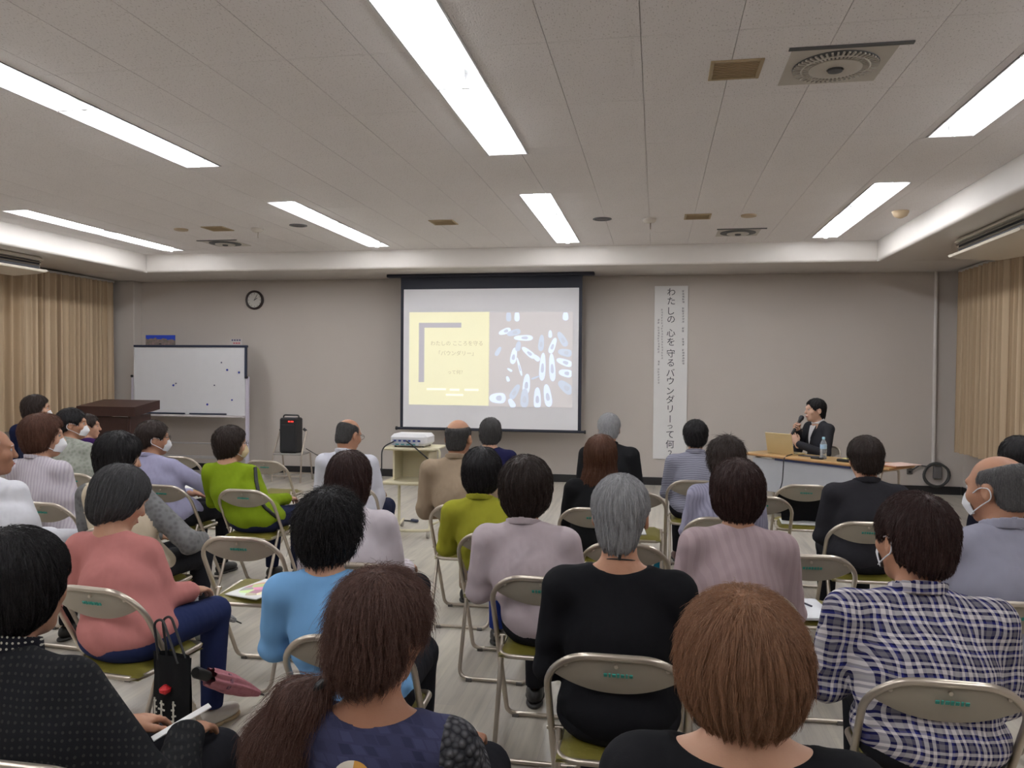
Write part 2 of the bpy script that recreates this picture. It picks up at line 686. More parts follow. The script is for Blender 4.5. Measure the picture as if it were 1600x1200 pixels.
# recessed fluorescent lights: two reflector bays in line, one tube in each bay
M_REFL = plain('white reflector', (0.60, 0.60, 0.60), 0.32, var=0.01)
m_, nt_, b_ = nodes_of('lit tube')
b_.inputs['Base Color'].default_value = (0.9, 0.9, 0.9, 1)
b_.inputs['Emission Color'].default_value = (*TUBE_COLOUR, 1)
b_.inputs['Emission Strength'].default_value = TUBE_POWER
M_TUBE = m_


def light_fixture(x, y0, y1, label):
    t = empty('ceiling_light', (x, (y0 + y1) / 2, Z_CEIL))
    L = (y1 - y0) / 2
    w, dz = FIX_W / 2, 0.085
    hs = MB()
    prof = [(-w, -0.004), (-w + 0.012, -0.004), (-w + 0.075, dz), (w - 0.075, dz), (w - 0.012, -0.004), (w, -0.004)]
    for s in (-1, 1):
        ya, yb = (0.006 * s, L * s)
        hs.grid([[Vector((px, y, pz)) for y in sorted((ya, yb))] for px, pz in prof[::-1]], smooth=False)
    hs.build('reflector', M_REFL, t)
    for k, yy in enumerate((-L + 0.004, 0.0, L - 0.004)):
        e = MB()
        sl = 0.05
        if k == 1:
            e.prism([(-w + 0.012, 0.0), (w - 0.012, 0.0), (w - 0.07, dz), (-w + 0.07, dz)], 0.012, Matrix.Translation((0, 0.006, 0)) @ Matrix.Rotation(math.pi / 2, 4, 'X'))
        else:
            s = -1 if k == 0 else 1
            e.grid([[Vector((-w + 0.012, yy, 0)), Vector((w - 0.012, yy, 0))], [Vector((-w + 0.07, yy - s * sl, dz)), Vector((w - 0.07, yy - s * sl, dz))]], smooth=False)
        e.build('end_plate', M_REFL, t)
    for s in (-1, 1):
        tb = MB()
        tb.cyl((0, 0.10 * s, 0.012), (0, (L - 0.09) * s, 0.012), 0.034, n=12)
        tb.build('tube', M_TUBE, t)
        for yy in (0.075, L - 0.065):
            MB().box((0, yy * s, 0.05), (0.05, 0.035, 0.07), bev=0.006).build('lamp_holder', M_REFL, t)
    tag(t, label, 'ceiling light', 'recessed fluorescent ceiling lights')
    return t


FIX_LABEL = {
    (0, 0): 'recessed twin fluorescent light at far left above the curtain and lectern',
    (1, 0): 'recessed twin fluorescent light at the back, left of the screen',
    (2, 0): 'short-looking recessed fluorescent light right above the projection screen',
    (3, 0): 'recessed twin fluorescent light at the back right above the lecturer',
    (0, 1): 'recessed fluorescent light over the left aisle, outside the picture',
    (1, 1): 'long recessed fluorescent light cut by the left picture edge',
    (2, 1): 'large glaring recessed fluorescent light at the top middle',
    (3, 1): 'long recessed fluorescent light cut by the right picture edge',
}
for i, x in enumerate(FIX_X):
    for j, (y0, y1) in enumerate(FIX_Y):
        light_fixture(x, y0, y1, FIX_LABEL.get((i, j), 'added rear-row fluorescent light, unseen behind the camera, ' + ('farthest left', 'second from left', 'second from right', 'farthest right')[i]))

# curtains
def curtain(x, y0, y1, z0, z1, seed, label, sign):
    rnd = random.Random(seed)
    ph, y, pts = 0.0, y0, []
    lam = 0.14
    n = int((y1 - y0) / 0.011)
    P = []
    phs = []
    for i in range(n + 1):
        phs.append(ph)
        lam += rnd.uniform(-0.012, 0.012)
        lam = min(max(lam, 0.085), 0.20)
        ph += 2 * math.pi * 0.011 / lam
    for k in range(9):
        z = z0 + (z1 - z0) * k / 8
        a = 0.058 - 0.018 * (k / 8)
        P.append([Vector((x + sign * a * (math.sin(phs[i]) + 0.25 * math.sin(2.3 * phs[i] + k * 0.12)), y0 + 0.011 * i, z + (0.004 * math.sin(phs[i] * 0.5) if k == 0 else 0))) for i in range(n + 1)])
    m = MB()
    m.grid(P)
    t = empty('curtain', (x, (y0 + y1) / 2, z0))
    o = m.build('curtain_cloth', M_CURT, t)
    o.matrix_parent_inverse = Matrix.Translation((-x, -(y0 + y1) / 2, -z0))
    r = MB().box((0, 0, z1 - z0 + 0.012), (0.05, y1 - y0 + 0.04, 0.03)).build('curtain_rail', plain('rail', (0.5, 0.48, 0.45), 0.4), t)
    tag(t, label, 'curtain')
    return t


curtain(XL + 0.16, 6.6, 11.12, 0.75, 2.92, 3, 'tan striped pleated curtain covering the left wall behind the lectern', 1)
curtain(XR - 0.17, 6.6, 11.18, 0.60, 2.92, 5, 'tan striped pleated curtain covering the right wall by the cable coil', -1)

# under-ceiling air conditioners
M_AC = plain('air conditioner shell', (0.62, 0.56, 0.47), 0.42, var=0.02)


def air_conditioner(xf, y0, y1, s, label):
    """xf: x of the grille lip; s: direction from the grille back to the wall"""
    t = empty('air_conditioner', (xf, (y0 + y1) / 2, Z_SOFFIT))
    L = y1 - y0
    # shell profile (distance from the grille, height below the border)
    prof = [(0.10, 0.0), (0.055, -0.045), (0.10, -0.06), (0.115, -0.15), (0.02, -0.165), (0.0, -0.178), (0.01, -0.195), (0.12, -0.215), (0.45, -0.235), (0.72, -0.19), (0.76, 0.0)]
    m = MB()
    rows = []
    for yy, f in ((-L / 2, 0.97), (-L / 2 + 0.03, 1.0), (L / 2 - 0.03, 1.0), (L / 2, 0.97)):
        rows.append([Vector((s * d, yy, z * f)) for d, z in prof])
    m.grid(rows, smooth=False)
    for yy in (-L / 2, L / 2):
        m._add([Vector((s * d, yy, z * 0.97)) for d, z in prof], [tuple(range(len(prof)))], False)
    m.build('shell', M_AC, t)
    MB().box((s * 0.095, 0, -0.105), (0.012, L - 0.06, 0.095)).build('grille_opening', plain('grille black', (0.010, 0.010, 0.014), 0.6), t)
    for k in range(2):
        MB().box((s * (0.068 + 0.012 * k), 0, -0.078 - 0.036 * k), (0.018, L - 0.07, 0.006), Matrix.Rotation(s * 0.5, 3, 'Y')).build('grille_slat', plain('grille slat', (0.10, 0.08, 0.06), 0.5), t)
    tag(t, label, 'air conditioner', 'under-ceiling air conditioners')


air_conditioner(2.86, 7.06, 8.66, 1, 'ceiling-hung air conditioner above the right curtain')
air_conditioner(-7.42, 7.0, 8.70, -1, 'ceiling-hung air conditioner above the left curtain')

# fittings on the ceiling
M_TAN = plain('aged speaker grille', (0.33, 0.23, 0.12), 0.7, bump_s=0.4)
M_TANF = plain('aged frame', (0.42, 0.32, 0.19), 0.6)


def ceiling_grille(px, py, w, d, label):
    p = at_height(px, py, Z_CEIL)
    t = empty('ceiling_grille', (p[0], p[1], Z_CEIL))
    m = MB()
    for s in (-1, 1):
        m.box((s * (w / 2 - 0.01), 0, -0.004), (0.02, d, 0.010), bev=0.002)
        m.box((0, s * (d / 2 - 0.01), -0.004), (w - 0.04, 0.02, 0.010), bev=0.002)
    m.build('frame', M_TANF, t)
    MB().box((0, 0, -0.001), (w - 0.035, d - 0.035, 0.004)).build('grille_plate', M_TAN, t)
    n = 9
    for k in range(n):
        MB().box((0, (k - (n - 1) / 2) * (d - 0.05) / n, -0.005), (w - 0.045, 0.006, 0.004)).build('grille_bar', M_TANF, t)
    tag(t, label, 'grille', 'tan ceiling grilles')


ceiling_grille(1149, 108, 0.27, 0.27, 'tan square ceiling grille beside the large round air diffuser')
ceiling_grille(1090, 338, 0.27, 0.27, 'tan square ceiling grille at the back right beside the smoke detector')
ceiling_grille(693, 347, 0.27, 0.27, 'tan square ceiling grille above the left edge of the screen')
ceiling_grille(340, 357, 0.27, 0.27, 'reddish tan ceiling grille at the back left above the clock')

M_DIFF = plain('diffuser metal', (0.50, 0.46, 0.40), 0.45)
M_GAP = plain('diffuser gap', (0.10, 0.10, 0.10), 0.7)


def diffuser(px, py, R0, label, fine):
    p = at_height(px, py, Z_CEIL)
    t = empty('air_diffuser', (p[0], p[1], Z_CEIL))
    h = R0 * 1.18
    m = MB()
    m.box((0, 0, -0.002), (2 * h, 2 * h, 0.006), bev=0.002)
    m.build('mounting_plate', M_DIFF, t)
    MB().box((0.02, -h * 1.02, -0.004), (2.3 * h, 0.03, 0.008)).build('plate_edge', M_GAP, t)
    MB().lathe([(R0, -0.004), (R0, -0.010), (R0 * 0.60, -0.016), (R0 * 0.60, -0.004)], n=48).build('dark_ring', M_GAP, t)
    MB().lathe([(R0 * 0.62, -0.004), (R0 * 0.62, -0.022), (R0 * 0.5, -0.030), (R0 * 0.2, -0.024), (R0 * 0.2, -0.004)], n=40).build('centre_dish', M_DIFF, t)
    MB().lathe([(R0 * 0.17, -0.004), (R0 * 0.17, -0.034), (R0 * 0.1, -0.038)], n=24).build('centre_boss', M_GAP, t)
    if fine:
        ring = [(R0 * 0.78 * math.cos(w), R0 * 0.78 * math.sin(w), -0.016) for w in np.linspace(0, 2 * math.pi, 48, endpoint=False)]
        MB().tube(ring, 0.006, 6, True).build('ring_bar', M_DIFF, t)
        first = None
        for k in range(48):
            if first is None:
                o = first = MB().box((R0 * 0.8, 0, -0.015), (R0 * 0.38, 0.010, 0.008)).build('vane', M_DIFF, t)
            else:
                o = first.copy()
                COL.objects.link(o)
            o.rotation_euler = (0, 0, 2 * math.pi * k / 48)
    tag(t, label, 'air diffuser', 'round ceiling air diffusers')


diffuser(1305, 102, 0.215, 'large round vaned ceiling air diffuser near the right light', True)
diffuser(1153, 363, 0.20, 'small-looking round ceiling air diffuser at the back right', False)
diffuser(352, 380, 0.20, 'round ceiling air diffuser at the back left above the clock', False)


def round_fitting(name, px, py, prof, mat, label, cat, group=None, extra=None):
    p = at_height(px, py, Z_CEIL)
    t = empty(name, (p[0], p[1], Z_CEIL))
    MB().lathe(prof, n=24).build('base_ring', mat, t)
    if extra:
        extra(t)
    tag(t, label, cat, group)


for px, py, l in ((941, 342, 'dark round recessed downlight right of the light above the screen'), (466, 352, 'dark round recessed downlight at the back left')):
    round_fitting('downlight', px, py, [(0.10, 0.0), (0.10, -0.006), (0.082, -0.006), (0.075, 0.0)], plain('downlight rim', (0.05, 0.05, 0.06), 0.4), l, 'downlight', 'dark ceiling downlights',
                  lambda t: MB().lathe([(0.078, 0.0), (0.07, -0.003)], n=24).build('lens', plain('downlight lens', (0.015, 0.015, 0.03), 0.25), t))
for px, py, l in ((1015, 342, 'pale smoke detector with a hanging pin, right of the dark downlight'), (402, 357, 'pale smoke detector at the back left near the grille')):
    round_fitting('smoke_detector', px, py, [(0.07, 0.0), (0.07, -0.02), (0.05, -0.04), (0.02, -0.045)], plain('detector', (0.55, 0.5, 0.44), 0.5), l, 'smoke detector', 'ceiling smoke detectors',
                  lambda t: MB().cyl((0.01, 0, -0.04), (0.01, 0, -0.11), 0.007, 0.004, 8).build('pin', plain('pin', (0.25, 0.2, 0.16), 0.5), t))
for px, py, l in ((1407, 330, 'small tan dome fitting on the ceiling near the right border'), (1170, 336, 'small tan flat fitting right of the back tan grille'), (283, 358, 'small tan flat fitting at the back left beside the reddish grille')):
    round_fitting('ceiling_fitting', px, py, [(0.08, 0.0), (0.078, -0.015), (0.06, -0.05 if px == 1407 else -0.02), (0.02, -0.07 if px == 1407 else -0.022)], plain('tan plastic', (0.45, 0.34, 0.22), 0.5), l, 'ceiling fitting', 'small tan ceiling fittings')

# ================================================================== FOLDING CHAIRS
M_PIPE = plain('champagne pipe', (0.50, 0.44, 0.37), 0.30, metal=0.75, var=0.05)
M_BACK = plain('painted backrest', (0.335, 0.295, 0.235), 0.42, var=0.05)
M_SEAT = plain('olive vinyl', (0.165, 0.14, 0.022), 0.42, var=0.10, bump_s=0.15)
M_FOOT = plain('grey rubber', (0.12, 0.11, 0.10), 0.7)
M_TEAL = plain('teal print', (0.03, 0.30, 0.24), 0.5)
CHAIR_TOP = 0.77
BACK_Y = -0.215


def make_chair():
    t = empty('folding_chair')
    w = 0.212
    top, foot = Vector((0, BACK_Y, CHAIR_TOP - 0.012)), Vector((0, 0.215, 0.014))

    def rail(s):          # point along the straight rail from the top (0) to the front foot (1)
        return top.lerp(foot, s)

    # continuous front frame: foot bar, rail, arch, rail
    a = rail(0.0)
    pts = [Vector((-0.02, foot.y, foot.z)), Vector((w, foot.y, foot.z)), rail(0.10) + Vector((w, 0, 0)), rail(0.0) + Vector((w * 0.62, 0, 0)), rail(0.0) + Vector((-w * 0.62, 0, 0)), rail(0.10) + Vector((-w, 0, 0)), Vector((-w, foot.y, foot.z)), Vector((-0.02, foot.y, foot.z))]
    path = fillet(pts, [0, 0.05, 0.085, 0.11, 0.11, 0.085, 0.05, 0], 6)
    MB().tube(path, 0.0115, 10).build('front_frame', M_PIPE, t)
    # rear leg frame: hinged on the rails a little above the seat, a foot bar behind
    hinge = rail(0.40)
    wi = w - 0.026
    pts = [hinge + Vector((wi, 0, 0)), Vector((wi, -0.235, 0.014)), Vector((-wi, -0.235, 0.014)), hinge + Vector((-wi, 0, 0))]
    MB().tube(fillet(pts, 0.055, 6), 0.0105, 10).build('rear_frame', M_PIPE, t)
    for s in (-1, 1):
        MB().cyl(hinge + Vector((s * (wi - 0.012), 0, 0)), hinge + Vector((s * (w + 0.014), 0, 0)), 0.008, n=10).build('hinge_pin', M_PIPE, t)
        MB().cyl(Vector((s * (w - 0.055), foot.y, 0.006)), Vector((s * (w - 0.025), foot.y, 0.006)), 0.0155, n=10).build('rubber_foot', M_FOOT, t)
        MB().cyl(Vector((s * (wi - 0.07), -0.235, 0.006)), Vector((s * (wi - 0.04), -0.235, 0.006)), 0.0155, n=10).build('rubber_foot', M_FOOT, t)
    # curved backrest: lens-shaped plate hung in the arch
    n, P = 22, []
    for side in (0, 1):
        rows = []
        for k in range(6):
            v = k / 5
            row = []
            for i in range(n + 1):
                u = -1 + 2 * i / n
                x = u * (w - 0.012)
                ztop = CHAIR_TOP - 0.020 - 0.052 * max(0.0, abs(u) - 0.42) ** 1.6 / 0.42
                zbot = CHAIR_TOP - 0.135 + 0.062 * abs(u) ** 2.2
                zz = ztop + (zbot - ztop) * v
                y = BACK_Y + (CHAIR_TOP - 0.012 - zz) * 0.555 - 0.020 * (1 - u * u) * min(1, v * 1.6) + (0.006 if side else -0.004)
                row.append(Vector((x, y, zz)))
            rows.append(row)
        P.append(rows)
    m = MB()
    m.grid(P[0])
    m.grid([r[::-1] for r in P[1]])
    for edge in ([P[0][0], P[1][0]], [P[1][-1], P[0][-1]]):
        m.grid(edge)
    m.grid([[r[0] for r in P[1]], [r[0] for r in P[0]]])
    m.grid([[r[-1] for r in P[0]], [r[-1] for r in P[1]]])
    back = m.build('backrest', M_BACK, t)
    for s in (-1, 0, 1):
        q = Vector((s * 0.15, 0, CHAIR_TOP - (0.045 if s else 0.038)))
        q.y = BACK_Y + (CHAIR_TOP - 0.012 - q.z) * 0.555 - 0.0235 * (1 - (q.x / w) ** 2) * 0.6
        MB().cyl(q + Vector((0, -0.004, 0)), q + Vector((0, 0.004, 0)), 0.006, n=8).build('rivet', M_PIPE, back)
    lg = MB()
    for k, bw in enumerate((0.010, 0.006, 0.011, 0.008, 0.010, 0.006, 0.010)):
        lg.box((0.006 + (k - 3) * 0.0125, BACK_Y + 0.0045, CHAIR_TOP - 0.066), (bw, 0.004, 0.011 + 0.003 * (k % 2)), Matrix.Rotation(0.5, 3, 'X'))
    lg.build('maker_mark', M_TEAL, back)
    # seat: vinyl pad on a tube frame
    zs = 0.415
    pts = [Vector((0, -0.165, zs)), Vector((0.178, -0.165, zs)), Vector((0.186, 0.20, zs + 0.018)), Vector((-0.186, 0.20, zs + 0.018)), Vector((-0.178, -0.165, zs)), Vector((0, -0.165, zs))]
    MB().tube(fillet(pts, [0, 0.06, 0.03, 0.03, 0.06, 0], 5), 0.0105, 10).build('seat_frame', M_PIPE, t)
    rows = []
    for i in range(9):
        u = -1 + 2 * i / 8
        row = []
        for k in range(9):
            v = -1 + 2 * k / 8
            x, y = u * 0.183, 0.02 + v * 0.19
            r_ = min(1 - abs(u), 1 - abs(v))
            crown = 0.030 * min(1.0, (r_ * 3.2)) ** 0.5
            row.append(Vector((x, y, zs + 0.006 + 0.012 * (v + 1) / 2 + crown - 0.008 * (1 - u * u) * (1 - v * v))))
        rows.append(row)
    m = MB()
    m.grid([r[::-1] for r in rows])
    low = [[p.copy() - Vector((0, 0, p.z - (zs - 0.004))) for p in r] for r in rows]
    m.grid(low)
    m.build('seat_pad', M_SEAT, t)
    return t


CHAIR_PROTO = make_chair()
CHAIR_USED = False


def put_chair(x, y, yaw_deg, label):
    global CHAIR_USED
    o = copy_tree(CHAIR_PROTO) if CHAIR_USED else CHAIR_PROTO
    CHAIR_USED = True
    o.location = (x, y, 0)
    o.rotation_euler = (0, 0, math.radians(yaw_deg))
    tag(o, label, 'chair', 'folding chairs of the audience')
    return o


def chair_spot(px, py, yaw_deg=0.0):
    """floor position of a chair whose backrest top is seen at a pixel"""
    p = at_height(px, py, CHAIR_TOP)
    a = math.radians(yaw_deg)
    return (p[0] + math.sin(a) * BACK_Y, p[1] - math.cos(a) * BACK_Y)

# ================================================================== FURNITURE AND THINGS OF THE HALL
M_NAVY = plain('screen black', (0.012, 0.014, 0.028), 0.55)
M_ALU = plain('aluminium', (0.55, 0.54, 0.55), 0.35, metal=0.6)
M_BLACK = plain('black plastic', (0.012, 0.012, 0.014), 0.45)
M_PAPER = plain('white paper', (0.74, 0.73, 0.72), 0.7, var=0.03)
M_BLUE = plain('blue magnet', (0.02, 0.04, 0.35), 0.4)
M_CABLE = plain('black cable', (0.02, 0.02, 0.024), 0.5)
M_CREAM = plain('cream enamel', (0.66, 0.60, 0.42), 0.4, var=0.03)


# ---- projection screen with the projected slide
def projection_screen():
    Y = 10.98
    W = lambda px, py: at_depth(px, py, Y)
    tl, tr, bl, br = W(628, 430), W(910, 427), W(624, 669), W(908, 675)
    x0, x1 = (tl[0] + bl[0]) / 2, (tr[0] + br[0]) / 2
    z0 = (bl[2] + br[2]) / 2
    wt = W(770, 451)[2]
    ztop = Z_SOFFIT - 0.035
    t = empty('projection_screen', ((x0 + x1) / 2, Y, z0))
    T = Matrix.Translation((-(x0 + x1) / 2, -Y, -z0))

    def put(o):
        o.matrix_parent_inverse = T
        return o
    c0, c1 = W(606, 429)[0], W(929, 424)[0]
    put(MB().box(((c0 + c1) / 2, Y, Z_SOFFIT - 0.022), (c1 - c0, 0.12, 0.044), bev=0.008).build('case', M_NAVY, t))
    put(MB().box(((x0 + x1) / 2, Y, (z0 + ztop) / 2), (x1 - x0, 0.008, ztop - z0)).build('black_border', M_NAVY, t))
    m_, nt, b = nodes_of('screen fabric')
    vec = coord(nt)
    nt.links.new(mix_col(nt, noise(nt, vec, 2.0), (0.70, 0.69, 0.71), (0.74, 0.73, 0.75)), b.inputs['Base Color'])
    b.inputs['Roughness'].default_value = 0.8
    b.inputs['Emission Color'].default_value = (0.72, 0.70, 0.74, 1)
    b.inputs['Emission Strength'].default_value = SCREEN_GLOW * 0.15  # fabric glows by itself in place of the projector's light
    bw = 0.045
    put(MB().box(((x0 + x1) / 2, Y - 0.0055, (z0 + bw * 0.5 + wt) / 2), (x1 - x0 - 2 * bw, 0.004, wt - z0 - bw * 0.5)).build('white_fabric', m_, t))
    put(MB().cyl((x0 - 0.05, Y, z0), (x1 + 0.05, Y, z0), 0.018, n=12).build('bottom_bar', M_NAVY, t))
    for x in (x0 - 0.055, x1 + 0.055):
        put(MB().cyl((x - 0.012, Y, z0), (x + 0.012, Y, z0), 0.026, n=12).build('bar_cap', M_BLACK, t))

    # the slide itself: projected light put into the colour and glow of thin plates
    def lit(name, col, s):
        return plain(name, col, 0.8, var=0.01, emit=col, emit_s=s * SCREEN_GLOW)
    yel, grey = lit('slide yellow', (0.81, 0.78, 0.54), 2.2), lit('slide grey', (0.52, 0.50, 0.53), 1.5)
    pale, txt, back = lit('slide pale text', (0.88, 0.88, 0.70), 3.5), lit('slide text', (0.60, 0.55, 0.36), 1.7), lit('slide photo ground', (0.60, 0.57, 0.57), 1.8)
    shoe, shoe2, inner = lit('slide shoe white', (0.72, 0.80, 0.92), 2.6), lit('slide shoe greyish', (0.60, 0.66, 0.76), 2.0), lit('slide shoe inside', (0.58, 0.62, 0.70), 1.9)  # every third shoe is drawn in the greyer tone
    ys = Y - 0.009

    def rect(px0, py0, px1, py1, mat, name, dy=0.0):
        a, b2 = W(px0, py0), W(px1, py1)
        return put(MB().box(((a[0] + b2[0]) / 2, ys - dy, (a[2] + b2[2]) / 2), (abs(b2[0] - a[0]), 0.002, abs(a[2] - b2[2]))).build(name, mat, t))
    rect(640, 488, 764, 634, yel, 'slide_left_half')
    rect(764, 488, 894, 637, back, 'slide_picture')
    rect(655, 504.5, 721, 512, grey, 'slide_bracket', 0.002)
    rect(655, 512, 663, 597, grey, 'slide_bracket', 0.002)

    def words(s, px, py, h, mat, name):
        p = W(px, py)
        o = text_mesh(name, s, h, mat, t, 0.0006)
        o.matrix_parent_inverse = T
        o.location = (p[0], ys - 0.0025, p[2])
        o.rotation_euler = (math.pi / 2, 0, 0)
    words('わたしの こころを守る', 714, 537, 0.075, txt, 'slide_text')
    words('「バウンダリー」', 713, 552.5, 0.075, txt, 'slide_text')
    words('って何？', 713, 582, 0.065, txt, 'slide_text')
    for a, b2, yy in ((667, 697, 608), (703, 718, 609), (726, 748, 609), (697, 724, 617)):
        rect(a, yy - 1.7, b2, yy + 1.7, pale, 'slide_small_text', 0.002)

    def blob(cx, cy, l, w, ang, mat, k, toe=0.7):
        """shoe sole outline in photograph pixels"""
        pts = []
        for i in range(20):
            a = 2 * math.pi * i / 20
            u, v = math.cos(a) * l / 2, math.sin(a) * w / 2
            v *= 1.0 - (1 - toe) * (0.5 - 0.5 * math.cos(a)) + 0.12 * math.cos(2 * a)
            ca, sa = math.cos(math.radians(ang)), math.sin(math.radians(ang))
            p = W(min(max(cx + u * ca - v * sa, 764.5), 893.5), min(max(cy + u * sa + v * ca, 488.5), 636.5))
            pts.append((p[0], -p[2]))
        m2 = MB()
        m2.prism(pts[::-1] if False else pts, 0.0005, Matrix.Translation((0, ys - 0.0015 - 0.0006 * k, 0)) @ Matrix.Rotation(-math.pi / 2, 4, 'X') @ Matrix.Diagonal((1, 1, 1, 1)))
        return m2
    pairs = [(795, 494, 17, 11, 90), (808, 494, 17, 11, 90), (789, 518, 20, 12, -20), (803, 520, 22, 13, -15), (818, 528, 30, 12, 0), (803, 556, 26, 13, 100),
             (810, 541, 16, 11, 100), (826, 551, 26, 12, 40), (838, 559, 14, 10, 40), (846, 536, 26, 12, 95), (864, 540, 26, 12, 110), (860, 522, 12, 8, 90),
             (879, 530, 26, 14, 60), (848, 573, 44, 13, 93), (863, 574, 44, 13, 87), (883, 551, 22, 16, 10), (882, 566, 26, 14, 20), (884, 583, 22, 16, 10),
             (884, 605, 28, 20, 40), (812, 573, 30, 5, 75), (823, 600, 32, 15, 95), (820, 622, 30, 17, 92), (840, 622, 34, 15, 90), (856, 618, 36, 16, 82),
             (805, 612, 26, 14, 120), (778, 622, 26, 22, 0), (800, 630, 16, 12, 60), (779, 549, 16, 9, 120), (797, 578, 9, 5, 30), (794, 592, 9, 7, 70), (837, 590, 14, 4, 160), (884, 494, 14, 12, 90)]
    for k, (cx, cy, l, w, a) in enumerate(pairs):
        put(blob(cx, cy, l, w, a, None, k).build('slide_shoe', shoe if k % 3 else shoe2, t))
        if l > 19:
            put(blob(cx + 2 * math.cos(math.radians(a)), cy + 2 * math.sin(math.radians(a)), l * 0.34, w * 0.5, a, None, k + 0.5).build('slide_shoe_inside', inner, t))
    tag(t, 'pull-down projection screen showing a yellow title slide beside shoes', 'projection screen')


SCREEN_GLOW = 0.085
projection_screen()


# ---- vertical title banner on the back wall
def banner():
    a, b = at_depth(1023, 447, YB - 0.012), at_depth(1071, 718, YB - 0.012)
    x0, x1, z0, z1 = a[0], b[0] + 0.01, b[2], a[2]
    t = empty('paper_banner', ((x0 + x1) / 2, YB - 0.012, z0))
    MB().box((0, 0, (z1 - z0) / 2), (x1 - x0, 0.003, z1 - z0)).build('paper_sheet', M_PAPER, t)
    ink = plain('banner ink', (0.035, 0.035, 0.05), 0.6)
    faint = plain('banner faint ink', (0.20, 0.19, 0.20), 0.6)

    def glyph(ch, px, py, s, mat=ink, rot=0.0, sx=1.0):
        p = at_depth(px, py, YB - 0.0145)
        o = text_mesh('banner_letter', ch, s, mat, t, 0.0004)
        # centre the glyph on its own box
        vs = np.array([v.co[:] for v in o.data.vertices])
        if len(vs):
            c = (vs.min(0) + vs.max(0)) / 2
            o.data.transform(Matrix.Translation((-c[0], -c[1], 0)))
        o.location = (p[0] - (x0 + x1) / 2, -0.0025, p[2] - z0)
        o.rotation_euler = (math.pi / 2, rot, 0)
        o.scale = (sx, 1.0, 1)
    # heights of the letters as they stand in the photograph
    col = [('わ', 456), ('た', 470), ('し', 486), ('の', 499), ('心', 520), ('を', 534), ('守', 552), ('る', 567), ('バ', 582), ('ウ', 595), ('ン', 611),
           ('ダ', 624), ('リ', 639), ('ー', 654.5), ('っ', 667), ('て', 679), ('何', 694), ('？', 709)]
    for ch, py in col:
        px = 1049 - (py - 456) * 2.5 / 253
        glyph(ch, px, py, 0.125 if ch not in 'っ' else 0.10, rot=math.pi / 2 if ch == 'ー' else 0.0)
    # the small side columns are too fine to read: rows of short strokes
    rnd = random.Random(4)

    def strokes(px, runs, w):
        for (ya, yb, mat) in runs:
            y = ya
            while y < yb:
                p = at_depth(px + rnd.uniform(-0.2, 0.2), y, YB - 0.0145)
                m = MB()
                for k in range(3):
                    m.box((rnd.uniform(-0.004, 0.004), 0, (k - 1) * 0.009), (w * rnd.uniform(0.6, 1.0), 0.0008, 0.0035))
                m.box((rnd.uniform(-0.008, 0.008), 0, 0), (0.0035, 0.0008, 0.026))
                o = m.build('banner_small_letter', mat, t)
                o.location = (p[0] - (x0 + x1) / 2, -0.0025, p[2] - z0)
                y += 4.2
    strokes(1067.5, [(455, 475, ink), (482, 488, ink), (490, 505, faint), (513, 520, ink), (530, 541, ink), (547, 572, ink)], 0.032)
    strokes(1034.5, [(484, 560, faint)], 0.02)
    strokes(1029, [(500, 506, ink), (512, 550, faint), (565, 571, ink), (577, 602, faint)], 0.026)
    tag(t, 'long white paper banner with vertical black Japanese title on back wall', 'banner')


banner()


# ---- wall clock
def clock():
    p = at_depth(398.5, 469, YB)
    t = empty('wall_clock', (p[0], YB, p[2]))
    R = Matrix.Rotation(math.pi / 2, 3, 'X')
    r = 0.148
    MB().lathe([(r, 0.0), (r, 0.03), (r - 0.012, 0.04), (r - 0.03, 0.034), (r - 0.032, 0.02), (r - 0.032, 0.0)], n=40, R=R).build('rim', plain('clock rim', (0.035, 0.022, 0.022), 0.35), t)
    MB().lathe([(r - 0.03, 0.0), (r - 0.03, 0.018), (0.002, 0.018)], n=40, R=R).build('dial', plain('clock dial', (0.62, 0.60, 0.56), 0.4), t)
    ink = M_BLACK
    for k in range(12):
        a = 2 * math.pi * k / 12
        MB().box((0, -0.0195, 0.098), (0.005, 0.002, 0.016)).build('hour_mark', ink, t).rotation_euler = (0, a, 0)
    MB().box((0, -0.021, 0.024), (0.009, 0.002, 0.065)).build('hour_hand', ink, t).rotation_euler = (0, math.radians(58), 0)
    MB().box((0, -0.023, 0.036), (0.006, 0.002, 0.10)).build('minute_hand', ink, t).rotation_euler = (0, math.radians(30), 0)
    tag(t, 'round wall clock with dark rim and pale dial', 'clock')


clock()


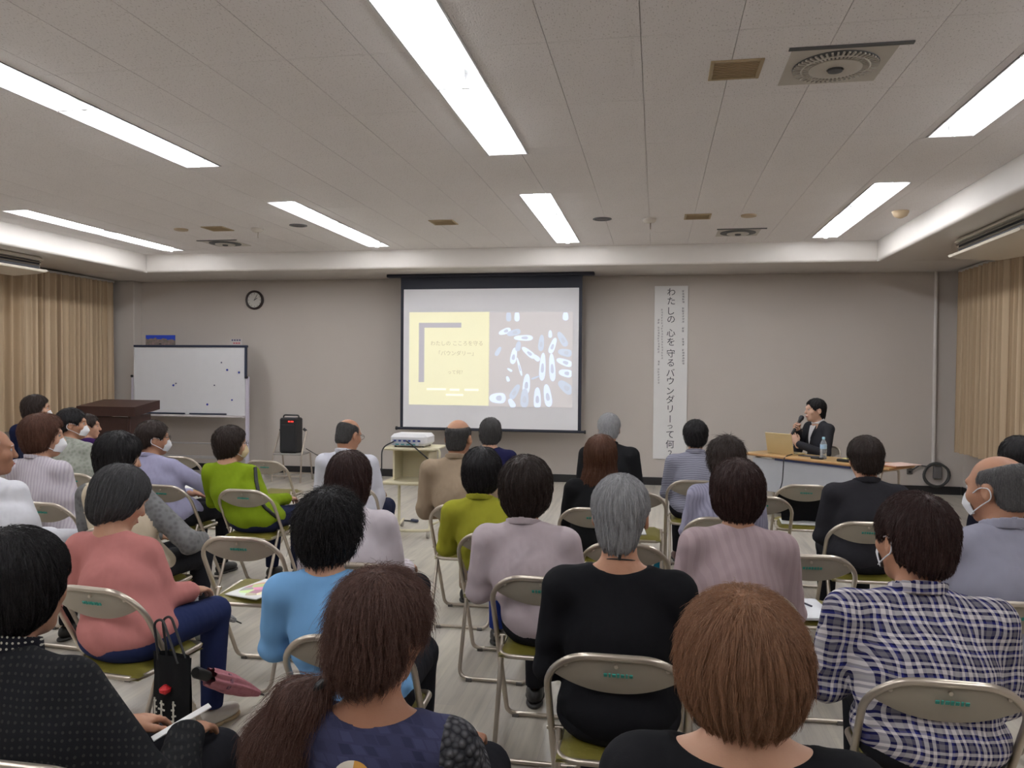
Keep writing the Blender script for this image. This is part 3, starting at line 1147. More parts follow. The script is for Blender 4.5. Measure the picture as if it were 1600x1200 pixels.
# ---- mobile whiteboard
def whiteboard():
    Y = 11.0
    W = lambda px, py: at_depth(px, py, Y)
    x0, x1 = W(211, 560)[0], W(384, 560)[0]
    z1, z0 = W(298, 541)[2], W(298, 648)[2]
    cx = (x0 + x1) / 2
    t = empty('whiteboard', (cx, Y, 0))
    w, h = x1 - x0, z1 - z0
    board = plain('whiteboard enamel', (0.66, 0.66, 0.68), 0.28, var=0.03)
    MB().box((0, 0, (z0 + z1) / 2), (w, 0.03, h), bev=0.004).build('panel', board, t)
    dk = plain('dark blue trim', (0.02, 0.028, 0.06), 0.45)
    MB().box((0.01, -0.004, z1), (w + 0.04, 0.05, 0.034), bev=0.005).build('top_rail', dk, t)
    MB().box((w / 2 + 0.005, -0.004, z1 - 0.24), (0.026, 0.05, 0.48), bev=0.005).build('side_rail', dk, t)
    MB().box((-w / 2 - 0.002, -0.004, (z0 + z1) / 2), (0.018, 0.045, h), bev=0.004).build('side_rail', M_ALU, t)
    lt = plain('pale post', (0.55, 0.52, 0.60), 0.4)
    for s in (-1, 1):
        x = s * (w / 2 + 0.03)
        post = MB().box((x, 0.0, (z1 - 0.50) / 2 + 0.05), (0.05, 0.04, z1 - 0.50), bev=0.006).build('post', lt, t)
        MB().box((x, -0.005, 0.075), (0.055, 0.62, 0.045), bev=0.01).build('foot', lt, t)
        for q in (-0.27, 0.27):
            MB().cyl((x - 0.015, q, 0.03), (x + 0.015, q, 0.03), 0.03, n=14).build('caster', M_BLACK, t)
        MB().cyl((x, -0.02, z1 - 0.46), (x, -0.04, z1 - 0.46), 0.02, n=12).build('tilt_knob', M_BLACK, t)
    MB().box((0, 0, 0.26), (w + 0.06, 0.03, 0.045), bev=0.006).build('lower_bar', M_ALU, t)
    MB().cyl((-w / 2, 0, 0.47), (w / 2, 0, 0.47), 0.012, n=10).build('stretcher', M_ALU, t)
    tray = MB().box((0, -0.05, z0 - 0.012), (w, 0.085, 0.03), bev=0.005).build('pen_tray', plain('tray', (0.60, 0.55, 0.56), 0.45), t)
    for a, b in ((-0.80, -0.06), (0.02, 0.62)):
        MB().box(((a + b) / 2, -0.03, z0 + 0.020), (b - a, 0.02, 0.018)).build('tray_strip', dk, t)
    tag(t, 'mobile whiteboard on posts with blue magnets, left of the clock', 'whiteboard')
    k = 0
    for px, py, r in ((271, 602, 1), (275, 599, .7), (346, 566.5, .7), (355, 578, 1), (373.5, 582, 1), (335, 602, .7), (324, 632, 1), (362.5, 625, .8)):
        p = at_depth(px, py, Y - 0.015)
        o = MB().lathe([(0.016 * r, 0.0), (0.016 * r, 0.006), (0.011 * r, 0.011)], n=14, R=Matrix.Rotation(math.pi / 2, 3, 'X')).build('magnet', M_BLUE if r > 0.75 else plain('grey magnet', (0.12, 0.12, 0.2), 0.4), None, (p[0], Y - 0.015, p[2]))
        ds = ['larger of the two paired blue magnets on the whiteboard middle', 'tiny magnet just right of its larger pair on the whiteboard', 'small grey magnet high at the right of the whiteboard',
              'blue magnet high at the right of the whiteboard', 'blue magnet nearest the right edge of the whiteboard', 'small grey magnet right of the whiteboard middle',
              'lone blue magnet low on the whiteboard', 'small grey-blue magnet in the lower right of the whiteboard']
        tag(o, ds[k], 'magnet', 'round magnets on the whiteboard')
        k += 1
    # things standing on the top rail: a landscape picture and a small notice
    a, b = W(228, 525), W(273.5, 539)
    t2 = empty('picture_board', ((a[0] + b[0]) / 2, Y, z1 + 0.017))
    m_, nt, bb = nodes_of('landscape print')
    vec = coord(nt)
    sep = N(nt, 'ShaderNodeSeparateXYZ')
    nt.links.new(vec, sep.inputs[0])
    n1 = noise(nt, coord(nt, (1, 1, 1.2)), 11.0, 3)
    hz = math_node(nt, 'GREATER_THAN', math_node(nt, 'ADD', math_node(nt, 'MULTIPLY', sep.outputs[2], 9.0), math_node(nt, 'MULTIPLY', n1, -1.6)), 0.02)
    land = mix_col(nt, noise(nt, vec, 22.0, 2), (0.05, 0.09, 0.05), (0.35, 0.22, 0.22))
    nt.links.new(mix_col(nt, hz, land, (0.02, 0.06, 0.45)), bb.inputs['Base Color'])
    bb.inputs['Roughness'].default_value = 0.5
    MB().box((0, 0, 0.075), (b[0] - a[0], 0.012, 0.15)).build('print', m_, t2)
    MB().box((0, 0.03, 0.055), (0.04, 0.05, 0.11), Matrix.Rotation(-0.3, 3, 'X')).build('prop', M_BLACK, t2)
    tag(t2, 'small blue-sky landscape picture standing on top of the whiteboard', 'picture')
    p = W(369, 533)
    t3 = empty('notice_card', (p[0], Y, z1 + 0.017))
    MB().box((0, 0, 0.05), (0.19, 0.006, 0.10)).build('card', plain('card', (0.52, 0.48, 0.46), 0.6), t3)
    for i in range(4):
        MB().box((-0.06 + 0.04 * i, -0.004, 0.075), (0.025, 0.002, 0.022)).build('card_letter', plain('card ink', (0.06, 0.06, 0.16), 0.6), t3)
    for i in range(3):
        MB().box((-0.03 + 0.04 * i, -0.004, 0.03), (0.03, 0.002, 0.02)).build('card_letter', plain('card red', (0.5, 0.10, 0.12), 0.6), t3)
    tag(t3, 'little notice card with red mark on top right of the whiteboard', 'card')


whiteboard()


# ---- lectern
def lectern():
    Y = 9.3
    a, b = at_depth(143, 640, Y), at_depth(232, 640, Y)
    cx = (a[0] + b[0]) / 2
    zt = at_depth(190, 634, Y)[2]
    t = empty('lectern', (cx, Y, 0))
    wd = plain('dark stained wood', (0.045, 0.018, 0.014), 0.4, var=0.25, scale=20)
    w = b[0] - a[0]
    top = MB()
    top.prism([(-0.28, zt - 0.12), (-0.28, zt), (0.24, zt + 0.07), (0.24, zt - 0.05)], w, Matrix.Translation((-w / 2, 0, 0)) @ Matrix(((0, 0, 1, 0), (1, 0, 0, 0), (0, 1, 0, 0), (0, 0, 0, 1))))
    top.build('desk_top', wd, t)
    bw = w * 0.74
    for s in (-1, 1):
        MB().box((s * (bw / 2 - 0.02), 0, (zt - 0.1) / 2), (0.04, 0.42, zt - 0.12), bev=0.006).build('side_panel', wd, t)
    MB().box((0, -0.19, (zt - 0.1) / 2), (bw - 0.08, 0.025, zt - 0.16), bev=0.004).build('front_panel', wd, t)
    MB().box((0, 0.0, 0.04), (bw + 0.06, 0.48, 0.08), bev=0.008).build('plinth', wd, t)
    MB().box((0, 0.03, zt - 0.35), (bw - 0.08, 0.36, 0.02)).build('shelf', wd, t)
    tag(t, 'dark wooden lectern left of the whiteboard', 'lectern')


lectern()


# ---- portable loudspeaker on its pipe stand
def loudspeaker():
    Y = 10.6
    W = lambda px, py: at_depth(px, py, Y)
    x0, x1, zs = W(435, 707)[0], W(479, 707)[0], W(457, 708)[2]
    cx = (x0 + x1) / 2
    t = empty('pipe_stand', (cx, Y, 0))
    w = x1 - x0
    zt = W(457, 673)[2]
    pipe = plain('stand pipe', (0.42, 0.36, 0.30), 0.35, metal=0.6)
    for s in (-1, 1):
        MB().tube(fillet([(s * w / 2, -0.2, 0.012), (s * w / 2, -0.16, zs), (s * (w / 2 - 0.015), 0.02, zt)], 0.05), 0.012, 8).build('front_leg', pipe, t)
        MB().tube([(s * w / 2, 0.2, 0.012), (s * w / 2, 0.12, zs)], 0.012, 8).build('rear_leg', pipe, t)
        MB().cyl((s * (w / 2 - 0.015), 0.02, zt), (s * (w / 2 - 0.055), 0.02, zt + 0.03), 0.02, n=10).build('post_cap', M_BLACK, t)
    MB().box((0, -0.02, zs), (w - 0.01, 0.33, 0.022), bev=0.006).build('seat_plate', plain('stand plate', (0.30, 0.28, 0.26), 0.5), t)
    MB().cyl((-w / 2, -0.19, 0.10), (w / 2, -0.19, 0.10), 0.010, n=8).build('crossbar', pipe, t)
    MB().cyl((-w / 2, 0.185, 0.10), (w / 2, 0.185, 0.10), 0.010, n=8).build('crossbar', pipe, t)
    tag(t, 'bare pipe stand carrying the black loudspeaker by the back wall', 'stand')
    a, b = W(443, 652), W(469, 706)
    sw, sh = b[0] - a[0], a[2] - zs - 0.012
    s_ = empty('loudspeaker', ((a[0] + b[0]) / 2, Y - 0.02, zs + 0.0115))
    MB().box((0, 0, sh / 2), (sw, 0.22, sh), bev=0.02).build('cabinet', M_BLACK, s_)
    MB().box((0, -0.105, sh * 0.44), (sw - 0.05, 0.02, sh * 0.74), bev=0.006).build('grille', plain('speaker cloth', (0.022, 0.022, 0.024), 0.9, bump_s=0.5), s_)
    hp = fillet([(-sw / 2 + 0.012, 0, sh - 0.03), (-sw / 2 + 0.012, 0, sh + 0.035), (sw / 2 - 0.012, 0, sh + 0.035), (sw / 2 - 0.012, 0, sh - 0.03)], 0.03)
    MB().tube(hp, 0.011, 8).build('carry_handle', M_BLACK, s_)
    for k, xx in enumerate((0.02, 0.055, 0.075)):
        MB().box((xx, -0.112, sh - 0.05), (0.018 if k else 0.026, 0.006, 0.016)).build('indicator_light', plain('red indicator', (0.6, 0.02, 0.02), 0.4, emit=(1.0, 0.03, 0.02), emit_s=1.2), s_)
    tag(s_, 'black portable loudspeaker with red indicators on a pipe stand', 'loudspeaker')
    p = W(486, 718)
    o = MB().tube([Vector((cx + 0.16, Y + 0.1, zs + 0.06)), Vector((cx + w / 2 + 0.02, Y + 0.3, zs - 0.05)), Vector((cx + 0.4, Y + 0.6, 0.28)), Vector((cx + 0.55, YB - 0.02, 0.24))], 0.006, 6).build('speaker_cable', M_CABLE)
    tag(o, 'thin dark cable running from the loudspeaker to the wall', 'cable')


loudspeaker()


# ---- projector cart, projector and cables
def projector_cart():
    Y = 7.55
    W = lambda px, py: at_depth(px, py, Y)
    x0, x1 = W(609, 700)[0], W(688, 697)[0]
    zt, zl = W(648, 699)[2], W(612, 750)[2]
    cx = (x0 + x1) / 2
    w, d = x1 - x0, 0.44
    t = empty('projector_cart', (cx, Y, 0))
    MB().box((0, 0, zt), (w, d, 0.028), bev=0.012).build('top_shelf', M_CREAM, t)
    MB().box((-0.02, 0, zl), (w - 0.03, d, 0.035), bev=0.012).build('lower_shelf', M_CREAM, t)
    MB().box((0.0, 0.13, (zt + zl) / 2), (w - 0.14, 0.012, zt - zl - 0.04)).build('back_panel', M_CREAM, t)
    for s in (-1, 1):
        MB().box((s * (w / 2 - 0.085), 0.0, (zt + zl) / 2), (0.02, 0.26, zt - zl - 0.04), bev=0.004).build('side_panel', M_CREAM, t)
    hr = fillet([(w / 2 - 0.06, -d / 2 + 0.03, zt), (w / 2 + 0.045, -d / 2 + 0.03, zt + 0.015), (w / 2 + 0.045, -d / 2 + 0.03, zt - 0.16)], 0.05)
    MB().tube(hr, 0.012, 8).build('push_handle', M_CREAM, t)
    for s in (-1, 1):
        p = fillet([(s * (w / 2 - 0.10), 0.0, zl), (s * (w / 2 - 0.10), 0.0, 0.075), (s * (w / 2 - 0.03), -0.26, 0.075), (0, -0.30, 0.075)], [0, 0.05, 0.08, 0])
        MB().tube(p, 0.0145, 8).build('leg', M_CREAM, t)
        MB().tube([(s * (w / 2 - 0.10), 0.0, 0.075), (s * (w / 2 - 0.06), 0.26, 0.075)], 0.0145, 8).build('base_tube', M_CREAM, t)
        for yy in (-0.24, 0.25):
            q = MB().cyl((s * (w / 2 - 0.05) - 0.012, yy, 0.03), (s * (w / 2 - 0.05) + 0.012, yy, 0.03), 0.03, n=14).build('caster', plain('caster', (0.45, 0.42, 0.36), 0.5), t)
    tag(t, 'cream enamel projector cart with two shelves in the centre aisle', 'cart')
    pj = empty('projector', (W(646, 690)[0], Y - 0.02, zt + 0.0145))
    wh = plain('projector shell', (0.72, 0.72, 0.74), 0.35, var=0.01)
    pw, ph = W(674, 685)[0] - W(618, 685)[0], 0.115
    MB().box((0, 0, ph / 2 + 0.012), (pw, 0.30, ph), bev=0.028).build('shell', wh, pj)
    MB().box((-pw * 0.08, -0.146, ph * 0.42), (pw * 0.72, 0.012, ph * 0.52)).build('socket_panel', plain('socket panel', (0.45, 0.47, 0.52), 0.4), pj)
    for k in range(6):
        MB().box((-pw * 0.36 + 0.048 * k, -0.153, ph * 0.55), (0.026, 0.006, 0.016)).build('socket', plain('socket blue', (0.02, 0.04, 0.22), 0.4), pj)
    for k in range(4):
        MB().box((-pw * 0.30 + 0.055 * k, -0.153, ph * 0.25), (0.034, 0.006, 0.012)).build('socket', plain('socket teal', (0.05, 0.26, 0.28), 0.4), pj)
    MB().lathe([(0.045, 0), (0.045, 0.03), (0.035, 0.035)], (0.08, 0.145, ph * 0.6), R=Matrix.Rotation(-math.pi / 2, 3, 'X')).build('lens', M_BLACK, pj)
    for sx in (-1, 1):
        for sy in (-1, 1):
            MB().cyl((sx * pw * 0.38, sy * 0.11, 0.0), (sx * pw * 0.38, sy * 0.11, 0.016), 0.012, n=10).build('foot', M_BLACK, pj)
    tag(pj, 'white projector standing on the cream cart', 'projector')
    b = pj.location
    zc = zt + 0.05

    def cable(name, pts, label, r=0.007):
        o = MB().tube(fillet(pts, 0.12, 6), r, 6).build(name, M_CABLE)
        tag(o, label, 'cable')
    f = lambda px, py, z=0.01: Vector(at_height(px, py, z))
    e1 = f(606, 826)
    cable('power_cable', [Vector((b.x - pw * 0.38, Y - 0.18, zc + 0.02)), Vector((b.x - pw * 0.62, Y - 0.28, zc - 0.03)), Vector((b.x - pw * 0.60, Y - 0.30, 0.45)), Vector((b.x - pw * 0.48, Y - 0.3, 0.25)), e1 + Vector((0.05, 0, 0.25)), e1], 'black cable hanging from the left of the projector to the floor')
    cable('signal_cable', [Vector((b.x - pw * 0.05, Y - 0.18, zc + 0.03)), Vector((b.x + 0.08, Y - 0.24, zc - 0.02)), Vector((x1 + 0.10, Y - 0.20, zt - 0.22)), Vector((x1 + 0.25, Y - 0.1, 0.20)), Vector((x1 + 0.3, Y, 0.012))], 'black cable slanting down across the cream cart front')
    cable('floor_cable', [e1 + Vector((0.03, 0.02, 0)), f(613, 822), f(619, 814), f(628, 813), f(644, 814)], 'dark cable end with plug lying on the floor under the cart', 0.008)
    pl = f(645, 815)
    tag(MB().box(pl + Vector((0.02, 0, 0.012)), (0.09, 0.045, 0.03), Matrix.Rotation(-0.5, 3, 'Z'), bev=0.008).build('power_plug', plain('plug navy', (0.02, 0.03, 0.07), 0.4)), 'dark plug lying on the floor under the projector cart', 'plug')


projector_cart()


# ---- lecturer's folding table and what lies on it
TBL_C, TBL_A = Vector((1.75, 8.93, 0)), math.radians(-45)
TBL_Z = 0.70


def tbl(x, y, z=0.0):
    """table frame (x along the length, y towards the lecturer) to the room"""
    c, s = math.cos(TBL_A), math.sin(TBL_A)
    return Vector((TBL_C.x + x * c - y * s, TBL_C.y + x * s + y * c, TBL_Z + z))


def lecture_table():
    t = empty('folding_table', TBL_C, TBL_A)
    wood = plain('beech veneer', (0.52, 0.33, 0.14), 0.4, var=0.12, scale=14)
    L, D = 1.74, 0.46
    MB().box((0, 0, TBL_Z - 0.015), (L, D, 0.028), bev=0.004).build('table_top', wood, t)
    MB().box((0, 0, TBL_Z - 0.016), (L + 0.012, D + 0.012, 0.018), bev=0.006).build('edge_band', plain('edge band', (0.42, 0.22, 0.09), 0.45), t)
    MB().box((-0.04, -D / 2 + 0.05, TBL_Z - 0.23), (L - 0.30, 0.012, 0.36), bev=0.004).build('modesty_panel', plain('grey panel', (0.40, 0.41, 0.44), 0.5), t)
    MB().box((0.0, -D / 2 + 0.03, TBL_Z - 0.043), (0.9, 0.02, 0.022)).build('panel_hook_rail', plain('navy rail', (0.02, 0.03, 0.10), 0.5), t)
    for s in (-1, 1):
        x = s * (L / 2 - 0.12)
        MB().tube(fillet([(x, -0.19, 0.014), (x, -0.16, TBL_Z - 0.05), (x, 0.16, TBL_Z - 0.05), (x, 0.19, 0.014)], 0.05), 0.0125, 8).build('leg_frame', M_PIPE, t)
        MB().cyl((x, -0.18, 0.14), (x, 0.18, 0.14), 0.010, n=8).build('stretcher', M_PIPE, t)
        MB().tube([(x, 0, TBL_Z - 0.05), (x - s * 0.25, 0.0, TBL_Z - 0.03)], 0.008, 8).build('brace', plain('brace', (0.2, 0.2, 0.2), 0.5), t)
    tag(t, 'folding table with beech top and grey panel in front of the lecturer', 'table')
    # laptop, seen from the back of its lid
    p = tbl(-0.50, 0.02)
    lp = empty('laptop', p, TBL_A + math.radians(4))
    gold = plain('gold aluminium', (0.58, 0.45, 0.24), 0.35, metal=0.35)
    MB().box((0, 0.05, 0.008), (0.33, 0.23, 0.014), bev=0.004).build('base', gold, lp)
    MB().box((0, 0.03, 0.0165), (0.28, 0.10, 0.002)).build('keyboard', M_BLACK, lp)
    lid = MB().box((0, 0, 0.115), (0.33, 0.008, 0.23), bev=0.003).build('lid', gold, lp)
    lid.location = (0, -0.062, 0.012)
    lid.rotation_euler = (math.radians(14), 0, 0)
    sc_ = MB().box((0, 0.0045, 0.115), (0.30, 0.002, 0.19)).build('display', plain('laptop display', (0.35, 0.4, 0.5), 0.3, emit=(0.6, 0.7, 0.9), emit_s=0.4), lid)
    tag(lp, 'gold laptop open on the lecture table', 'laptop')
    # bottle of water
    p = tbl(0.05, -0.06)
    bt = empty('water_bottle', p)
    m_, nt, b = nodes_of('bottle plastic')
    nt.links.new(mix_col(nt, noise(nt, coord(nt), 40.0), (0.72, 0.78, 0.85), (0.80, 0.85, 0.9)), b.inputs['Base Color'])
    b.inputs['Roughness'].default_value = 0.12
    b.inputs['Transmission Weight'].default_value = 0.75
    b.inputs['IOR'].default_value = 1.25
    MB().lathe([(0.030, 0.0), (0.034, 0.006), (0.034, 0.05), (0.031, 0.06), (0.034, 0.07), (0.034, 0.15), (0.028, 0.175), (0.014, 0.20), (0.0135, 0.212)], n=20).build('bottle_body', m_, bt)
    MB().lathe([(0.0345, 0.105), (0.0348, 0.106), (0.0348, 0.150), (0.0345, 0.151)], n=20).build('label_band', plain('bottle label', (0.42, 0.60, 0.80), 0.4), bt)
    MB().lathe([(0.0155, 0.206), (0.0155, 0.228), (0.014, 0.231)], n=16).build('cap', plain('bottle cap', (0.35, 0.62, 0.75), 0.4), bt)
    tag(bt, 'clear plastic water bottle with pale blue label on the table', 'bottle')
    # mouse, mouse pad, remote, sheets
    a = TBL_A

    def slab(name, x, y, s, mat, rz, label, cat, z=0.0, bev=0.003):
        o = MB().box((0, 0, s[2] / 2), s, bev=bev).build(name, mat, None, tbl(x, y, z))
        o.rotation_euler = (0, 0, a + rz)
        return tag(o, label, cat)
    slab('document_folder', -0.17, 0.02, (0.22, 0.10, 0.008), plain('dark folder', (0.06, 0.06, 0.07), 0.5), 0.1, 'small dark folder beside the laptop on the lecture table', 'folder')
    slab('remote_control', 0.03, -0.14, (0.14, 0.035, 0.018), M_BLACK, 0.05, 'black remote control before the water bottle', 'remote control', bev=0.006)
    slab('pencil_case', 0.37, -0.13, (0.22, 0.06, 0.028), M_BLACK, -0.03, 'black pencil case at the front edge of the lecture table', 'pencil case', bev=0.01)
    slab('paper_stack', 0.36, 0.03, (0.26, 0.19, 0.02), plain('yellow paper', (0.72, 0.62, 0.25), 0.6), 0.35, 'yellowish paper stack behind the pencil case', 'papers', bev=0.002)
    slab('paper_stack', 0.71, -0.02, (0.30, 0.36, 0.012), plain('brown envelope', (0.42, 0.17, 0.07), 0.6), 0.25, 'reddish brown envelope at the right end of the lecture table', 'papers', bev=0.002)
    slab('paper_stack', 0.83, 0.02, (0.24, 0.33, 0.006), plain('pink sheet', (0.72, 0.52, 0.45), 0.6), -0.2, 'pale pink sheet overhanging the right table end', 'papers', z=0.0125, bev=0.001)
    slab('paper_stack', 0.63, -0.15, (0.16, 0.07, 0.02), M_BLACK, 0.1, 'black booklet at the right front of the lecture table', 'papers', z=0.0125)
    # laptop lead hanging in front of the panel
    q = tbl(-0.30, -0.20, 0.006)
    o = MB().tube(fillet([tbl(-0.34, -0.05, 0.012), q, tbl(-0.30, -0.25, -0.02), tbl(-0.30, -0.27, -0.30), tbl(-0.38, -0.32, -0.52), tbl(-0.75, -0.5, -0.69)], 0.08), 0.006, 6).build('laptop_cable', M_CABLE)
    tag(o, 'dark cable from the laptop hanging down the grey table panel', 'cable')


lecture_table()


# ---- conduit, socket and cable coil at the right of the back wall
p = at_depth(1461, 560, YB - 0.03)
o = MB().cyl((p[0], YB - 0.03, 0.40), (p[0], YB - 0.03, Z_SOFFIT), 0.024, n=14).build('conduit_pipe', plain('pale pipe', (0.62, 0.58, 0.55), 0.45))
tag(o, 'pale vertical conduit pipe on the right of the back wall', 'pipe')
p = at_depth(1421, 734, YB)
so = empty('wall_socket', (p[0], YB, p[2]))
MB().box((0, -0.008, 0), (0.075, 0.016, 0.12), bev=0.005).build('cover_plate', plain('socket plate', (0.14, 0.13, 0.12), 0.5), so)
for k in (-1, 1):
    MB().box((0, -0.018, k * 0.025), (0.034, 0.006, 0.03), bev=0.002).build('outlet', M_BLACK, so)
tag(so, 'dark wall socket low on the back wall right of the table', 'socket')
p = at_depth(1463, 742, YB - 0.05)
pts = []
for k in range(120):
    a = 2 * math.pi * k / 24
    r = 0.155 + 0.012 * math.sin(k * 0.37)
    pts.append(Vector((p[0] + r * math.cos(a), YB - 0.03 - 0.012 * (k / 24), p[2] + r * math.sin(a) * 0.98)))
pts = [Vector((so.location.x + 0.02, YB - 0.025, p[2] + 0.05)), Vector((p[0] - 0.2, YB - 0.03, p[2] + 0.12))] + pts[9:]
o = MB().tube(pts, 0.0095, 6).build('cable_coil', plain('grey cable', (0.06, 0.06, 0.058), 0.5))
tag(o, 'coiled dark cable hanging by the socket near the right corner', 'cable')
o = MB().box((p[0] + 0.02, YB - 0.025, p[2] + 0.03), (0.10, 0.05, 0.17), bev=0.008).build('junction_box', plain('junction box', (0.15, 0.14, 0.14), 0.5))
tag(o, 'dark junction box inside the cable coil', 'junction box')

# ---- chairs nobody sits on, and what lies on them
EMPTY_CHAIRS = {}
for key, px, py, yaw, label in (
        ('flyer', 370, 838, 2, 'empty folding chair with a colourful flyer, behind the green top'),
        ('clear', 1268, 866, 3, 'empty folding chair with white sheets in a clear sleeve'),
        ('aisle', 975, 848, -2, 'empty folding chair in front of the woman with cropped grey hair'),
        ('notes', 992, 768, 0, 'empty folding chair with open notes right of the long-haired woman'),
        ('coat', 1259, 757, 0, 'empty folding chair with a black garment over its back'),
        ('behind', 1189, 775, 0, 'empty folding chair left of the chair with black garment'),
        ('left_front', 277, 713, -4, 'empty folding chair in the front row beyond the lavender shirt'),
        ('green_side', 412, 719, -2, 'empty folding chair right beyond the woman in green')):
    x, y = chair_spot(px, py, yaw)
    EMPTY_CHAIRS[key] = (x, y, math.radians(yaw))
    put_chair(x, y, yaw, label)
SEAT_TOP = 0.451


def on_seat(name, key, s, mat, dx, dy, rz, label, cat, z=0.0):
    x, y, a = EMPTY_CHAIRS[key]
    c, s_ = math.cos(a), math.sin(a)
    o = MB().box((0, 0, s[2] / 2), s, bev=0.001).build(name, mat, None, (x + dx * c - dy * s_, y + dx * s_ + dy * c, SEAT_TOP + z))
    o.rotation_euler = (math.radians(1.5), 0, a + rz)
    return tag(o, label, cat)


m_, nt, b = nodes_of('flyer print')
vo = N(nt, 'ShaderNodeTexVoronoi')
vo.inputs['Scale'].default_value = 16
v_ = coord(nt)
nt.links.new(v_, vo.inputs['Vector'])
gr = N(nt, 'ShaderNodeTexGradient', gradient_type='SPHERICAL')
nt.links.new(coord(nt, (9.5, 7.0, 1)), gr.inputs[0])
hs = N(nt, 'ShaderNodeHueSaturation')
hs.inputs['Saturation'].default_value = 0.8
hs.inputs['Value'].default_value = 1.1
nt.links.new(vo.outputs['Color'], hs.inputs['Color'])
soft = mix_col(nt, 0.35, hs.outputs[0], (0.85, 0.5, 0.2))
nt.links.new(mix_col(nt, math_node(nt, 'GREATER_THAN', gr.outputs[1], 0.12), (0.76, 0.75, 0.73), soft), b.inputs['Base Color'])
b.inputs['Roughness'].default_value = 0.45
on_seat('flyer', 'flyer', (0.21, 0.297, 0.006), m_, 0.03, -0.01, -0.30, 'white flyer with a colourful print on the empty left chair', 'flyer')
on_seat('ballpoint_pen', 'flyer', (0.008, 0.13, 0.008), plain('pen dark', (0.03, 0.03, 0.06), 0.4), 0.08, 0.10, -0.5, 'dark ballpoint pen lying on the colourful flyer', 'pen', z=0.008)
on_seat('paper_sheets', 'clear', (0.25, 0.30, 0.012), plain('sheets in sleeve', (0.72, 0.73, 0.76), 0.18, var=0.04, bump_s=0.2), 0.0, -0.01, 0.10, 'white sheets in a glossy clear sleeve on a chair', 'papers')
on_seat('ballpoint_pen', 'clear', (0.008, 0.12, 0.008), plain('pen dark', (0.03, 0.03, 0.06), 0.4), 0.03, 0.06, 0.5, 'dark ballpoint pen lying on the clear sleeve', 'pen', z=0.0135)
on_seat('open_notes', 'notes', (0.20, 0.24, 0.008), M_PAPER, -0.03, 0.0, 0.1, 'open white notes on the chair right of the long-haired woman', 'papers')
on_seat('paper_sheets', 'coat', (0.26, 0.19, 0.006), M_PAPER, -0.02, -0.03, -0.05, 'white sheet on the seat under the black garment', 'papers')
on_seat('paper_sheets', 'left_front', (0.24, 0.26, 0.006), M_PAPER, 0.0, 0.0, 0.2, 'white sheet on the front-row chair beyond the lavender shirt', 'papers')
# black garment hung through the chair back
x, y, a = EMPTY_CHAIRS['coat']
rows = []
for k in range(12):
    s = k / 11
    row = []
    for i in range(13):
        u = i / 12
        xx = -0.17 + 0.30 * u + 0.16 * s * (0.4 + u) * 0.6
        zz = 0.665 - 0.225 * s
        yy = -0.150 + 0.16 * s + 0.012 * math.sin(u * 11 + s * 3) * (0.3 + s)
        row.append(Vector((xx, yy, zz)))
    rows.append(row)
m = MB()
m.grid(rows)
m.grid([[p + Vector((0, 0.012, 0.0)) for p in r][::-1] for r in rows])
g = m.build('black_garment', cloth('black garment cloth', (0.012, 0.012, 0.014)), None, (x, y, 0))
g.rotation_euler = (0, 0, a)
tag(g, 'black garment hanging over the back of an empty chair', 'garment')

# ================================================================== PEOPLE
# Signed-distance shapes, blended smoothly and meshed with surface nets, so every body, garment and head of hair is one continuous skin.
F32 = np.float32


def v3(*p):
    return np.array(p, dtype=F32)


def rc(P, a, b, r1, r2):
    a, b = np.asarray(a, F32), np.asarray(b, F32)
    ba = b - a
    pa = P - a
    t = np.clip(pa @ ba / max(float(ba @ ba), 1e-9), 0, 1)
    d = pa - t[:, None] * ba
    return np.sqrt((d * d).sum(1)) - (r1 + (r2 - r1) * t)


def el(P, c, r):
    q = P - np.asarray(c, F32)
    r = np.asarray(r, F32)
    k0 = np.sqrt(((q / r) ** 2).sum(1))
    k1 = np.sqrt(((q / (r * r)) ** 2).sum(1)) + 1e-6
    return k0 * (k0 - 1) / k1


def su(a, b, k):
    h = np.clip(0.5 + 0.5 * (b - a) / k, 0, 1)
    return b + (a - b) * h - k * h * (1 - h)


def ss(a, b, k):      # smooth a minus b
    return -su(-a, b, k)


def si(a, b, k):      # smooth intersection
    return -su(-a, -b, k)


def fold_noise(P, seed, freq=(12, 50), n=8):
    r = np.random.default_rng(seed)
    out = np.zeros(len(P), F32)
    for i in range(n):
        w = r.normal(size=3)
        w /= np.linalg.norm(w)
        f = r.uniform(*freq)
        w = (w * f).astype(F32)
        out += np.sin(P @ w + r.uniform(0, 6.28) + 0.8 * np.sin(P @ (w[[1, 2, 0]] * 0.6))) / (1 + i * 0.35)
    return out / n


